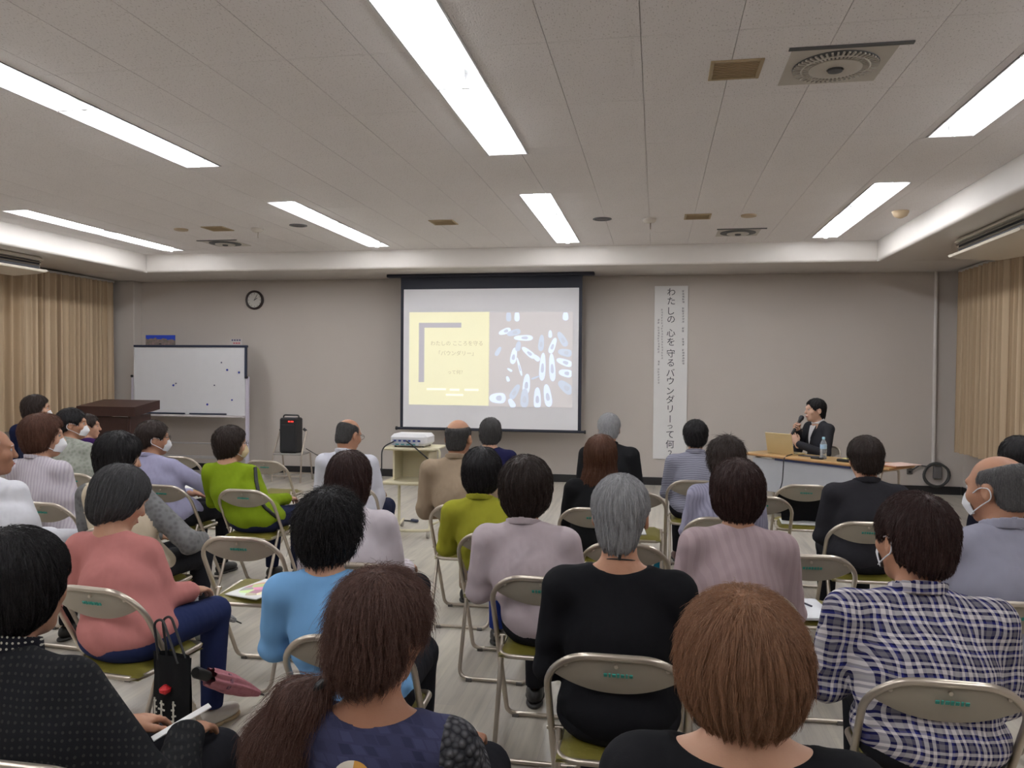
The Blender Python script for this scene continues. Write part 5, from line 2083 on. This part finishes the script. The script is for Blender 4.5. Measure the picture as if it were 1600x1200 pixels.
M_TROUS = cloth('black trousers', (0.016, 0.016, 0.020))
M_SHOE = plain('black shoe', (0.015, 0.014, 0.014), 0.45)
M_SOLE = plain('dark sole', (0.03, 0.028, 0.026), 0.6)
M_WSHOE = plain('white sneaker', (0.62, 0.58, 0.52), 0.6)
M_WSOLE = plain('cream sole', (0.50, 0.38, 0.22), 0.6)
M_JEAN = cloth('navy jeans', (0.022, 0.032, 0.10), pattern=None)
M_NAVYT = cloth('navy trousers', (0.018, 0.022, 0.055))
H_BLACK = hair_mat('hair black', (0.006, 0.005, 0.006), (0.016, 0.014, 0.015))
H_DARK = hair_mat('hair dark brown', (0.014, 0.009, 0.008), (0.040, 0.025, 0.020))
H_WINE = hair_mat('hair wine brown', (0.018, 0.009, 0.008), (0.050, 0.022, 0.019))
H_RUST = hair_mat('hair rust brown', (0.045, 0.017, 0.010), (0.12, 0.050, 0.030))
H_AUB = hair_mat('hair auburn', (0.11, 0.050, 0.026), (0.32, 0.165, 0.092))
H_LONG = hair_mat('hair reddish long', (0.050, 0.020, 0.012), (0.135, 0.058, 0.032))
H_PONY = hair_mat('hair frizzy brown', (0.032, 0.015, 0.012), (0.15, 0.078, 0.060))
H_GREY = hair_mat('hair silver', (0.17, 0.17, 0.175), (0.44, 0.44, 0.45))
H_DGREY = hair_mat('hair iron grey', (0.030, 0.030, 0.033), (0.095, 0.092, 0.095))
H_WHITE = hair_mat('hair white', (0.45, 0.45, 0.45), (0.62, 0.62, 0.62))
H_GREYM = hair_mat('hair mid grey', (0.07, 0.068, 0.068), (0.17, 0.165, 0.165))
H_GB = hair_mat('hair grey black', (0.022, 0.021, 0.022), (0.085, 0.080, 0.078))
CH = 'folding chair '


def seat(px, py, yaw, label):
    x, y = chair_spot(px, py, yaw)
    put_chair(x, y, yaw, label)
    return (x, y)


def seat_at(px, y_back, yaw, label):
    p = at_depth(px, 700, y_back)
    a = math.radians(yaw)
    x, y = p[0] + math.sin(a) * BACK_Y, y_back - math.cos(a) * BACK_Y
    put_chair(x, y, yaw, label)
    return (x, y)


# ---------- front rows, centre
W_SHIRT = cloth('white shirt', (0.56, 0.56, 0.62), fold=0.5)
s = seat_at(541, 5.50, 0, CH + 'under the balding man in white shirt')
person('balding man in white shirt and glasses, seen from behind', s, 0, (545, 655), hs=1.03, sw=0.185, w=1.08, skin_k='b', hair='ring', hair_m=H_GB, hair_t=0.003, hair_up=-0.01, hair_n=900, hair_len=0.025, frizz=0.2,
       hyaw=-22, hpitch=-14, top_m=W_SHIRT, bot_m=M_NAVYT, collar=(W_SHIRT, 0.036), glasses=True, loose=0.01)
BEIGE = cloth('beige jacket', (0.31, 0.235, 0.165), fold=0.7)
s = seat(720, 788, 0, CH + 'under the bald man in beige jacket')
person('bald-crowned man in beige jacket in front of the screen', s, 0, (717, 655), hs=1.03, sw=0.185, w=1.1, skin_k='b', hair='ring', hair_m=H_GB, hair_t=0.004, hair_up=-0.035, hair_n=1000, hair_len=0.025, frizz=0.2,
       hyaw=-6, top_m=BEIGE, bot_m=cloth('beige trousers', (0.30, 0.23, 0.17)), collar=(BEIGE, 0.038), loose=0.018)
NAVYTOP = cloth('navy top', (0.014, 0.014, 0.055))
s = seat_at(772, 6.25, 0, CH + 'under the dark-haired woman in navy')
person('dark-haired woman in navy top seen just below the screen', s, 0, (767, 652), sw=0.165, hair='bob', hair_m=H_GB, hair_t=0.012, hair_n=900, hair_len=0.05, top_m=NAVYTOP, neck='round')
BLKJ = cloth('black jacket', (0.016, 0.016, 0.018))
s = seat_at(956, 6.15, 0, CH + 'under the grey-haired man in black')
person('grey-haired man in black jacket beyond the long-haired woman', s, 0, (952, 645), sw=0.18, w=1.05, skin_k='b', hair='short', hair_m=H_GREY, hair_t=0.014, hair_n=1200, hair_len=0.03, top_m=BLKJ, collar=(BLKJ, 0.04))
BLKD = cloth('black dress', (0.010, 0.010, 0.011))
s = seat(926, 793, 0, CH + 'under the woman with long reddish hair')
person('woman with long reddish-brown hair in black', s, 0, (939, 678), hs=1.05, sw=0.165, hair='long', hair_m=H_LONG, hair_t=0.022, hair_n=3000, hair_len=0.20, frizz=0.25, top_m=BLKD)
STRIPE = cloth('grey striped shirt', (0.30, 0.30, 0.36), pattern='hstripe', col2=(0.20, 0.20, 0.26), scale=55)
s = seat(1086, 750, 0, CH + 'under the man in grey striped shirt')
person('black-haired man in grey striped shirt before the banner', s, 0, (1087, 655), hs=1.03, sw=0.175, w=1.05, hair='short', hair_m=H_BLACK, hair_t=0.020, hair_n=1200, hair_len=0.04, top_m=STRIPE,
       collar=(STRIPE, 0.04), shoe_m=plain('brown shoe', (0.09, 0.03, 0.025), 0.45))
LAVST = cloth('lavender stripe', (0.30, 0.29, 0.38), pattern='vstripe', col2=(0.24, 0.23, 0.31), scale=60)
s = seat(1128, 808, 0, CH + 'under the woman with thinning crown')
person('dark-haired woman with thinning crown in lavender striped shirt', s, 0, (1134, 680), hs=1.06, sw=0.165, hair='bob', hair_m=H_DARK, hair_t=0.026, hair_n=1400, hair_len=0.05, frizz=0.9, hyaw=18, top_m=LAVST, hpitch=-6)
CHAR = cloth('charcoal polo', (0.028, 0.027, 0.032))
s = seat(1358, 815, 0, CH + 'under the man in charcoal polo')
person('short-haired man in charcoal polo shirt before the lecture table', s, 0, (1352, 680), hs=1.04, sw=0.185, w=1.08, skin_k='b', hair='short', hair_m=H_DARK, hair_t=0.020, hair_n=1600, hair_len=0.035,
       top_m=CHAR, collar=(CHAR, 0.036), hyaw=4)
# ---------- second and third rows, centre
LIME = cloth('lime polo', (0.30, 0.295, 0.028), fold=0.6)
s = seat(775, 832, 0, CH + 'under the woman in lime polo shirt')
person('black-haired woman in lime polo shirt', s, 0, (754, 697), hs=1.06, sw=0.165, w=1.05, hair='bob', hair_m=H_BLACK, hair_t=0.024, hair_n=1600, hair_len=0.06, top_m=LIME, collar=(LIME, 0.034), hyaw=-6, bot_m=cloth('blue trousers', (0.02, 0.04, 0.22)))
LAV = cloth('pale mauve blouse', (0.47, 0.40, 0.42), fold=0.7)
s = seat(845, 900, 0, CH + 'under the woman in pale mauve blouse')
person('woman with dark puffy bob in pale mauve blouse', s, 0, (823, 710), hs=1.08, sw=0.172, w=1.1, skin_k='b', hair='bob', hair_m=H_DARK, hair_t=0.030, hair_n=2600, hair_len=0.06, top_m=LAV, collar=(LAV, 0.032), hyaw=-8, loose=0.012, cell=0.011, hcell=0.007)
MAUVE = cloth('mauve linen', (0.41, 0.315, 0.33), pattern='vstripe', col2=(0.375, 0.285, 0.30), scale=26, fold=0.5)
s = seat(1160, 922, 0, CH + 'under the woman in mauve linen top')
person('woman with dark wine bob in mauve linen top', s, 0, (1152, 715), hs=1.05, sw=0.170, w=1.08, skin_k='b', hair='bob', hair_m=H_WINE, hair_t=0.026, hair_n=2600, hair_len=0.06, top_m=MAUVE, loose=0.012, hyaw=6, cell=0.011, hcell=0.007)
BLOUSE = cloth('white blouse', (0.52, 0.47, 0.50), fold=0.7)
s = seat(552, 878, 0, CH + 'under the woman in white blouse')
person('woman with wine-brown bob in white blouse', s, 0, (548, 703), hs=1.02, sw=0.165, w=1.05, hair='page', hair_m=H_WINE, hair_t=0.016, hair_n=2200, hair_len=0.07, top_m=BLOUSE, hyaw=-12, loose=0.02, mask=M_MASK)
SKY = cloth('sky blue tee', (0.17, 0.36, 0.62), fold=0.3)
s = seat(536, 992, 3, CH + 'under the woman in sky blue top')
person('woman with tousled black hair in sky blue top', s, 3, (517, 762), hs=1.05, sw=0.168, w=1.04, hair='bob', hair_m=H_BLACK, hair_t=0.026, hair_n=3200, hair_len=0.055, frizz=0.9, top_m=SKY, neck='round', hyaw=-16, sleeve='half',
       cell=0.010, hcell=0.0065, mask=M_MASK)
KNIT = cloth('black knit', (0.010, 0.010, 0.012), fold=0.4)
s = seat(963, 1022, 0, CH + 'under the woman with cropped silver hair')
SILV = person('woman with cropped silver hair in black knit top', s, 0, (971, 740), hs=1.05, sw=0.185, w=1.1, skin_k='b', hair='nape', hair_m=H_GREY, hair_t=0.012, hair_n=6500, hair_len=0.036, frizz=0.12, hair_r=0.0006,
              top_m=KNIT, neck='scoop', hyaw=-6, cell=0.010, hcell=0.006, drop=0.02)
PLAID = cloth('plaid shirt', (0.5, 0.5, 0.5), pattern='plaid', fold=0.5)
s = seat(1486, 1062, -2, CH + 'under the man in blue plaid shirt')
person('man in blue and white plaid shirt with mask', s, -2, (1428, 768), fwd=0.09, hs=1.12, sw=0.205, w=1.22, skin_k='b', hair='short', hair_m=H_WINE, hair_t=0.020, hair_n=5000, hair_len=0.035, frizz=0.35, hair_r=0.0007,
       top_m=PLAID, collar=(PLAID, 0.042), hyaw=22, hroll=4, sleeve='half', cell=0.010, hcell=0.0065, loose=0.02, mask=M_MASK)
GREYSH = cloth('grey lavender shirt', (0.33, 0.33, 0.41), fold=0.6)
s = seat_at(1590, 3.20, 0, CH + 'under the masked man at the right edge')
person('bald grey man with mask in grey-lavender shirt at right edge', s, 0, (1558, 712), hs=1.12, sw=0.20, w=1.15, skin_k='b', hair='ring', hair_m=H_GREYM, hair_t=0.003, hair_n=2500, hair_len=0.03, frizz=0.2, top_m=GREYSH,
       collar=(GREYSH, 0.045), hyaw=38, hpitch=-6, mask=M_MASK, loose=0.01, cell=0.011, hcell=0.007)
s = seat_at(1592, 4.75, 0, CH + 'behind the bald masked man, at the right edge')
person('black-haired person in dark clothes at the right picture edge', s, 0, (1592, 680), sw=0.175, hair='bob', hair_m=H_BLACK, hair_t=0.024, hair_n=1200, hair_len=0.05, top_m=cloth('midnight top', (0.012, 0.012, 0.022)))
# ---------- nearest people
TUNIC = cloth('navy woven tunic', (0.056, 0.058, 0.115), pattern='check', col2=(0.028, 0.030, 0.066), scale=22, fold=0.25)
GKNIT = cloth('grey crochet', (0.16, 0.155, 0.165), pattern='knit', col2=(0.03, 0.03, 0.035), scale=62, fold=0.2)
s = seat_at(588, 1.52, 0, CH + 'under the woman with the side ponytail')
PONY = person('woman with frizzy side ponytail in navy tunic, nearest', s, 0, (598, 887), head_y=1.72, hs=1.08, sw=0.175, w=1.08, skin_k='c', hair='tied', hair_m=H_PONY, hair_t=0.016, hair_n=9000, hair_len=0.10, frizz=0.95, hair_r=0.00045,
              top_m=TUNIC, sleeve_m=GKNIT, neck='scoop', open_neck=0.012, hyaw=-14, hpitch=-5, cell=0.009, hcell=0.006, drop=0.015)
BLKT = cloth('black top', (0.012, 0.012, 0.014), fold=0.4)
s = seat_at(1165, 1.24, 0, CH + 'under the auburn-haired woman')
person('woman with thick auburn short hair in black top, nearest right', s, 0, (1160, 916), head_y=1.42, hs=0.99, sw=0.175, w=1.05, skin_k='a', hair='bob', hair_m=H_AUB, hair_t=0.034, hair_up=0.030, hair_n=9000, hair_len=0.060, frizz=0.5, hair_r=0.00045,
       top_m=BLKT, neck='scoop', open_neck=0.03, hyaw=4, cell=0.009, hcell=0.006, drop=-0.03)
DOTS = cloth('black dotted blouse', (0.012, 0.012, 0.014), pattern='dots', col2=(0.030, 0.030, 0.028), scale=60, fold=0.6)
DOTC = cloth('dotted collar', (0.014, 0.014, 0.02), pattern='dots', col2=(0.45, 0.43, 0.36), scale=75, fold=0.1)
s = seat(25, 1190, 0, CH + 'in the lower left corner')
person('woman with black bob in black dotted blouse at lower left', s, 0, (28, 822), fwd=0.06, hs=1.08, sw=0.172, w=1.12, skin_k='b', hair='bob', hair_m=H_BLACK, hair_t=0.026, hair_n=6500, hair_len=0.09, frizz=0.2, hair_r=0.0006,
       top_m=DOTS, collar=(DOTC, 0.05), hyaw=-14, cell=0.010, hcell=0.0065, loose=0.015, arms={'wr': (0.10, 0.24, 0.625), 'er': (0.235, -0.03, 0.575)})
# ---------- left block
PINK = cloth('salmon cardigan', (0.47, 0.185, 0.17), fold=0.5)
s = seat(140, 916, -6, CH + 'under the woman in salmon cardigan')
person('woman with iron-grey bob in salmon cardigan, head bowed', s, -6, (188, 726), fwd=0.16, hs=1.08, sw=0.165, w=1.08, skin_k='a', hair='bob', hair_m=H_DGREY, hair_t=0.018, hair_n=4500, hair_len=0.08, frizz=0.15, hair_r=0.0007,
       top_m=PINK, neck='round', hyaw=-22, hpitch=-24, bot_m=M_JEAN, shoe_m=M_WSHOE, sole_m=M_WSOLE, cell=0.010, hcell=0.0065, loose=0.012)
CREAM_V = cloth('cream vest', (0.56, 0.48, 0.36), fold=0.5)
GREYS = cloth('grey lace sleeve', (0.10, 0.10, 0.10), pattern='leaf', col2=(0.17, 0.17, 0.17), scale=40, fold=0.6)
s = seat(172, 826, -4, CH + 'under the woman in cream vest')
person('woman with black bob in cream vest with grey sleeves', s, -4, (186, 673), fwd=0.10, hs=1.06, sw=0.168, w=1.1, hair='bob', hair_m=H_BLACK, hair_t=0.026, hair_n=1800, hair_len=0.06, frizz=0.2, top_m=CREAM_V, sleeve_m=GREYS,
       hyaw=-30, hpitch=-10, loose=0.02, arms={'wr': (0.17, 0.30, 0.615), 'er': (0.27, 0.06, 0.66)}, shoe_m=plain('grey shoe', (0.13, 0.13, 0.12), 0.7))
LILAC = cloth('lilac striped blouse', (0.50, 0.46, 0.50), pattern='vstripe', col2=(0.42, 0.38, 0.43), scale=45, fold=0.5)
s = seat(62, 784, -4, CH + 'under the woman in lilac striped blouse')
person('masked woman with reddish hair in lilac striped blouse', s, -4, (68, 645), hs=1.08, sw=0.170, w=1.1, hair='bob', hair_m=H_RUST, hair_t=0.028, hair_n=2000, hair_len=0.05, frizz=0.5, top_m=LILAC, hyaw=-48, mask=M_MASK, loose=0.015, collar=(LILAC, 0.03))
WHITEO = cloth('white overshirt', (0.62, 0.62, 0.66), fold=0.6)
s = seat_at(-8, 3.55, -4, CH + 'under the white-haired man, left edge')
person('white-haired man in white shirt at the left picture edge', s, -4, (-14, 668), fwd=0.1, hs=1.1, sw=0.19, w=1.1, skin_k='c', hair='ring', hair_m=H_WHITE, hair_t=0.005, hair_n=1500, hair_len=0.03, frizz=0.2, top_m=WHITEO, hyaw=-40, loose=0.02)
LEAF = cloth('green leaf shirt', (0.20, 0.22, 0.18), pattern='leaf', col2=(0.33, 0.34, 0.30), scale=34, fold=0.5)
s = seat_at(112, 5.55, -4, CH + 'under the masked man in grey-green shirt')
person('masked black-haired man in grey-green patterned shirt', s, -4, (113, 637), hs=1.02, sw=0.18, w=1.08, skin_k='b', hair='short', hair_m=H_BLACK, hair_t=0.018, hair_n=1200, hair_len=0.035, top_m=LEAF, hyaw=-52, mask=M_MASK, collar=(LEAF, 0.035))
PURP = cloth('deep purple top', (0.050, 0.018, 0.10))
s = seat_at(140, 6.75, -4, CH + 'under the person in purple')
person('person in deep purple top beside the masked man in grey-green', s, -4, (138, 646), hs=0.98, sw=0.175, hair='short', hair_m=H_DARK, hair_t=0.016, hair_n=700, hair_len=0.035, top_m=PURP, hyaw=-52)
s = seat_at(45, 5.95, -4, CH + 'under the masked woman in navy, far left')
person('masked woman with dark brown hair in navy against the curtain', s, -4, (57, 616), hs=1.02, sw=0.165, hair='bob', hair_m=H_DARK, hair_t=0.014, hair_n=1200, hair_len=0.05, top_m=cloth('navy jumper', (0.010, 0.014, 0.045)), hyaw=-48, mask=M_MASK)
LAVM = cloth('lavender shirt', (0.31, 0.30, 0.43), fold=0.6)
s = seat(250, 757, -4, CH + 'under the masked man in lavender shirt')
LAVMAN = person('masked man with short dark hair in lavender shirt', s, -4, (240, 656), hs=1.03, sw=0.178, w=1.02, skin_k='b', hair='short', hair_m=H_DARK, hair_t=0.020, hair_n=1300, hair_len=0.035, top_m=LAVM, hyaw=-42, mask=M_MASK, collar=(LAVM, 0.035), glasses=True,
                arms={'wr': (0.20, 0.30, 0.64), 'er': (0.26, 0.07, 0.68)})
GREEN = cloth('yellow green top', (0.185, 0.265, 0.010), fold=0.5)
s = seat(378, 764, -3, CH + 'under the woman in yellow-green top')
GREENP = person('woman with dark short hair in yellow-green top', s, -3, (361, 664), hs=1.03, sw=0.170, w=1.12, hair='bob', hair_m=H_DARK, hair_t=0.022, hair_n=1500, hair_len=0.05, top_m=GREEN, neck='round', hyaw=-42, bot_m=M_NAVYT, glasses=True, loose=0.012,
                mask=cloth('beige mask', (0.60, 0.48, 0.30), fold=0.1))
# ---------- the lecturer behind the table
SUIT = cloth('charcoal suit', (0.032, 0.032, 0.038), fold=0.4)
hip = (1.80, 9.60)
put_chair(hip[0], hip[1], 125, CH + 'of the lecturer behind the table')
# hand at the microphone: right hand (viewer's left) in front of the mouth
MIC_AX = np.array([0.0, -0.56, 0.83])


def lecturer_arms(fromH):
    mouth = np.asarray(fromH((0.004, 0.150, -0.085)))
    grip = mouth - MIC_AX * 0.115
    y, palm = np.array([-0.2, 0.8, 0.55]), np.array([-1.0, 0, 0])
    y /= np.linalg.norm(y)
    wr = grip - y * 0.075 - palm * 0.030
    return {'er': (0.235, 0.06, wr[2] - 0.24), 'wr': wr, 'dr': (y, palm), 'el': (-0.235, 0.05, 0.70), 'wl': (-0.04, 0.27, 0.80),
            'dl': (np.array([0.3, 0.25, 0.9]), np.array([0.9, -0.3, 0])), 'grip': (1,)}


LECT = person('lecturer in charcoal suit speaking into a microphone behind the table', hip, 118, (1274, 622), head_y=9.56, hs=1.06, sw=0.170, w=1.02, skin_k='p', hair='nape', hair_m=H_BLACK, hair_t=0.013, hair_n=1500, hair_len=0.05, frizz=0.1,
              top_m=SUIT, hyaw=-14, neck=None, cell=0.011, hcell=0.006,
              arms=lecturer_arms)

# ================================================================== SMALL THINGS WORN, HELD OR LEFT ABOUT
def to_world(info, q):
    return info['Rw'] @ np.asarray(q, float) + np.array([info['hip'][0], info['hip'][1], 0])


def hug(info, pts, off, key='f_top'):
    """push points given in a person's frame out to the surface of the garment"""
    P = np.array(pts, F32)
    f = lambda q: info[key](q)
    for _ in range(4):
        P = P - grad(f, P, 0.004) * (f(P) - off)[:, None]
    return [Vector(p) for p in P]


# necklace cord of the silver-haired woman
nb, hc = SILV['nb'], SILV['hc']
ring = []
for k in range(28):
    w_ = 2 * math.pi * k / 28
    ring.append((nb[0] + 0.0605 * math.cos(w_), nb[1] + 0.019 + 0.0605 * math.sin(w_), nb[2] + 0.036 - 0.020 * math.sin(w_)))
MB().tube(ring, 0.0022, 6, True).build('necklace', M_BLACK, SILV['root'])
MB().tube([(nb[0], nb[1] - 0.044, nb[2] + 0.054), (nb[0] + 0.002, nb[1] - 0.043, nb[2] + 0.070)], 0.005, 8).build('necklace_clasp', M_BLACK, SILV['root'])

# shoulder strap and bag of the woman in green
i = GREENP
a_, b_ = i['SH'][1], i['nb']
line = [(0.105 * 0.5 + i['SH'][1][0] * 0.5, i['sy'] - 0.03, i['zs'] + 0.09), (0.13, i['sy'] - 0.12, i['zs'] - 0.02), (0.145, i['sy'] - 0.14, i['zs'] - 0.10), (0.165, i['sy'] - 0.12, i['zs'] - 0.20), (0.20, i['sy'] - 0.07, i['zs'] - 0.28)]
fine = fillet(line, 0.08, 5)
MB().tube(hug(i, [tuple(p) for p in fine], 0.006), 0.013, 8).build('bag_strap', M_BLACK, i['root'])

# dark band under the collar of the beige jacket is part of the jacket; microphone of the lecturer
i = LECT
ax = MIC_AX
hand = np.asarray(i['fromH']((0.004, 0.150, -0.085))) - ax * 0.115
mic = empty('microphone', to_world(i, hand))
Rm = Vector((0, 0, 1)).rotation_difference(Vector(i['Rw'] @ ax)).to_matrix()
MB().lathe([(0.013, -0.11), (0.016, -0.10), (0.017, 0.06), (0.022, 0.085), (0.020, 0.09)], n=16, R=Rm).build('handle', M_BLACK, mic)
MB().lathe([(0.020, 0.088), (0.027, 0.10), (0.029, 0.118), (0.024, 0.138), (0.010, 0.148)], n=18, R=Rm).build('grille_head', plain('mic grille', (0.06, 0.06, 0.07), 0.35, metal=0.7), mic)
tag(mic, 'black hand microphone held before the lecturer\'s mouth', 'microphone')
# white blouse front and lapels of the lecturer
fr = []
sy, zs, nb = i['sy'], i['zs'], i['nb']
for k in range(9):
    t = k / 8
    half = 0.060 * (1 - t) ** 0.9 + 0.004
    z = nb[2] + 0.035 - 0.26 * t
    fr.append(hug(i, [(nb[0] + half * u, sy + 0.20, z) for u in np.linspace(-1, 1, 9)], 0.012, 'torso'))
m = MB()
m.grid([r[::-1] for r in fr])
m.build('blouse_front', cloth('white blouse front', (0.66, 0.65, 0.66)), i['root'])
for s in (-1, 1):
    rows = []
    for k in range(9):
        t = k / 8
        inner = 0.060 * (1 - t) ** 0.9 + 0.004
        outer = inner + 0.035 * math.sin(math.pi * min(1, t * 1.15 + 0.12))
        z = nb[2] + 0.035 - 0.26 * t
        rows.append(hug(i, [(nb[0] + s * (inner + (outer - inner) * u), sy + 0.20, z) for u in np.linspace(0, 1, 5)], 0.018, 'torso'))
    m = MB()
    m.grid(rows if s > 0 else [r[::-1] for r in rows])
    m.build('lapel', SUIT, i['root'])
f = lambda P: np.abs(rc(P, i['fromH']((0, -0.03, -0.07)), nb + [0, 0.01, 0.0], 0.064, 0.070)) - 0.004
V, Fc = sdf_mesh(lambda P: np.maximum(np.maximum(f(P), (P[:, 2] - nb[2] - 0.065) + 0.55 * (P[:, 1] - nb[1])), nb[2] + 0.005 - P[:, 2]), nb + [-0.11, -0.1, -0.02], nb + [0.11, 0.14, 0.14], 0.006)
mesh_np('blouse_collar', V, Fc, cloth('white blouse front', (0.66, 0.65, 0.66)), i['root'])

# white edge on the navy collar in the front row, printed disc on the tunic of the woman with the ponytail
i = PONY
cz = at_depth(580, 1162, i['hip'][1] - 0.16)[2] - 0.055
cx0 = i['nb'][0] - 0.015


def disc(x0, x1, r0, mat, name, off, z0=None):
    rows = []
    for k in range(13):
        u = -1 + 2 * k / 12
        x = cx0 + u * r0
        hh = r0 * math.sqrt(max(0, 1 - u * u))
        if x < cx0 + x0 * r0 - 1e-6 or x > cx0 + x1 * r0 + 1e-6:
            continue
        rows.append(hug(i, [(x, i['sy'] - 0.17, cz + hh * v) for v in np.linspace(-1, 1, 9)], off))
    m = MB()
    m.grid(rows)
    return m.build(name, mat, i['root'])


disc(-1, 0.0, 0.055, plain('print cream', (0.60, 0.54, 0.46), 0.8), 'printed_disc', 0.007)
disc(0.0, 1, 0.055, plain('print ochre', (0.55, 0.27, 0.05), 0.8), 'printed_disc', 0.007)
disc(-0.3, 0.4, 0.016, plain('print dark', (0.05, 0.03, 0.05), 0.8), 'printed_mark', 0.0095)


# folded umbrellas
def umbrella(tip, handle, mat, hmat, label, pattern=None):
    tip, handle = Vector(tip), Vector(handle)
    L = (handle - tip).length
    t = empty('umbrella', tip)
    R = Vector((0, 0, 1)).rotation_difference((handle - tip)).to_matrix()
    MB().lathe([(0.004, 0.0), (0.005, 0.05), (0.006, 0.06)], n=10, R=R).build('ferrule', M_BLACK, t)
    n, rows = 32, []
    for k in range(15):
        s = k / 14
        z = 0.055 + (L * 0.74) * s
        r = 0.010 + 0.036 * math.sin(math.pi * min(1, s * 0.62 + 0.02)) * (1 - 0.25 * s)
        rows.append([R @ Vector((r * (1 + 0.16 * math.sin(8 * w + 5 * s)) * math.cos(w), r * (1 + 0.16 * math.sin(8 * w + 5 * s)) * math.sin(w), z)) for w in np.linspace(0, 2 * math.pi, n + 1)])
    m = MB()
    m.grid(rows)
    m.build('canopy', mat, t)
    MB().lathe([(0.040, L * 0.60), (0.0405, L * 0.605), (0.0405, L * 0.63), (0.040, L * 0.635)], n=20, R=R).build('closing_strap', hmat, t)
    MB().lathe([(0.006, L * 0.74), (0.006, L * 0.84), (0.022, L * 0.845), (0.024, L * 0.98), (0.018, L)], n=16, R=R).build('handle', M_BLACK, t)
    tag(t, label, 'umbrella')


PU = cloth('pink umbrella cloth', (0.50, 0.19, 0.23), pattern='leaf', col2=(0.56, 0.24, 0.28), scale=30, fold=0.3)
tipw = at_height(412, 1086, 0.03)
hw = at_depth(305, 1050, 2.98)
umbrella(tipw, (hw[0], hw[1], hw[2]), PU, cloth('umbrella trim', (0.12, 0.05, 0.09), pattern='leaf', col2=(0.4, 0.2, 0.25), scale=80), 'pink folded umbrella leaning out beside the salmon cardigan')
GU = cloth('grey umbrella cloth', (0.12, 0.12, 0.13), pattern='leaf', col2=(0.30, 0.30, 0.31), scale=45, fold=0.3)
tipw = at_height(377, 974, 0.03)
hw = at_depth(262, 922, 4.05)
umbrella(tipw, hw, GU, M_BLACK, 'grey patterned folded umbrella by the cream-vested woman\'s feet')

# black tote bag with white print hanging by the salmon cardigan's chair
tb = empty('tote_bag', (-1.80, 2.74, 0.17), -0.25)
rows = []
W2, H2 = 0.095, 0.33
m = MB()
for side in (1, -1):
    rows = [[Vector((W2 * u, side * 0.045 * (1 - u * u) * (0.5 + 0.5 * (1 - v)) + 0.006 * side * math.sin(6 * u + 4 * v), 0.012 + H2 * v)) for u in np.linspace(-1, 1, 9)] for v in np.linspace(0, 1, 8)]
    m.grid(rows if side < 0 else [r[::-1] for r in rows])
m.box((0, 0, 0.008), (2 * W2 - 0.02, 0.05, 0.014), bev=0.004)
m.build('bag_body', cloth('black canvas', (0.012, 0.012, 0.013)), tb)
for side in (1, -1):
    MB().tube(fillet([(-0.05, side * 0.02, H2 - 0.01), (-0.075, side * 0.02, H2 + 0.13), (-0.03, side * 0.02, H2 + 0.15), (0.05, side * 0.02, H2 - 0.01)], 0.05), 0.005, 6).build('bag_handle', M_BLACK, tb)
wp = plain('bag print', (0.55, 0.52, 0.45), 0.8)
rnd = random.Random(9)
for k in range(3):
    for q in range(4):
        MB().box((-0.05 + 0.048 * k + rnd.uniform(-0.006, 0.006), -0.050 + 0.012 * abs(k - 1), 0.105 + 0.022 * q), (rnd.uniform(0.012, 0.034), 0.003, 0.006), Matrix.Rotation(rnd.uniform(-0.4, 0.4), 3, 'Y')).build('bag_print', wp, tb)
    MB().box((-0.05 + 0.048 * k, -0.050 + 0.012 * abs(k - 1), 0.14), (0.006, 0.003, 0.085)).build('bag_print', wp, tb)
MB().lathe([(0.002, -0.02), (0.02, -0.008), (0.022, 0.004), (0.008, 0.016)], (0.012, -0.045, 0.225), n=12).build('bag_badge', plain('bag red', (0.55, 0.015, 0.02), 0.5), tb)
tag(tb, 'black tote bag with white lettering and red mark hanging at the salmon chair', 'bag')

# paper roll in the hand at the lower left, sheet on the lap of the woman in salmon
p = at_depth(284, 1128, 1.97)
o = MB().box((0, 0, 0), (0.030, 0.16, 0.004), bev=0.001).build('folded_paper', M_PAPER, None, tuple(p))
o.rotation_euler = (0.35, 0.0, -0.75)
tag(o, 'folded white paper held by the woman in dotted blouse', 'paper')
p = at_depth(272, 950, 3.32)
o = MB().box((0, 0, 0), (0.16, 0.22, 0.004), bev=0.001).build('handout', M_PAPER, None, tuple(p))
o.rotation_euler = (0.25, -0.35, -0.3)
tag(o, 'white handout on the lap of the woman in salmon cardigan', 'paper')
# blue folded card below the empty aisle chair
p = at_height(1019, 882, 0.02)
bc = empty('blue_bag', (p[0], p[1], 0))
cb = cloth('teal blue cloth', (0.015, 0.16, 0.25))
for s in (-1, 1):
    m = MB()
    m.prism([(0.004 * s, 0.0), (0.085 * s, 0.0), (0.105 * s, 0.05), (0.085 * s, 0.115), (0.035 * s, 0.06)][::s], 0.03, Matrix.Rotation(math.pi / 2, 4, 'X'))
    m.build('bag_flap', cb, bc)
tag(bc, 'small teal blue cloth bag on the floor under the aisle chair', 'bag')
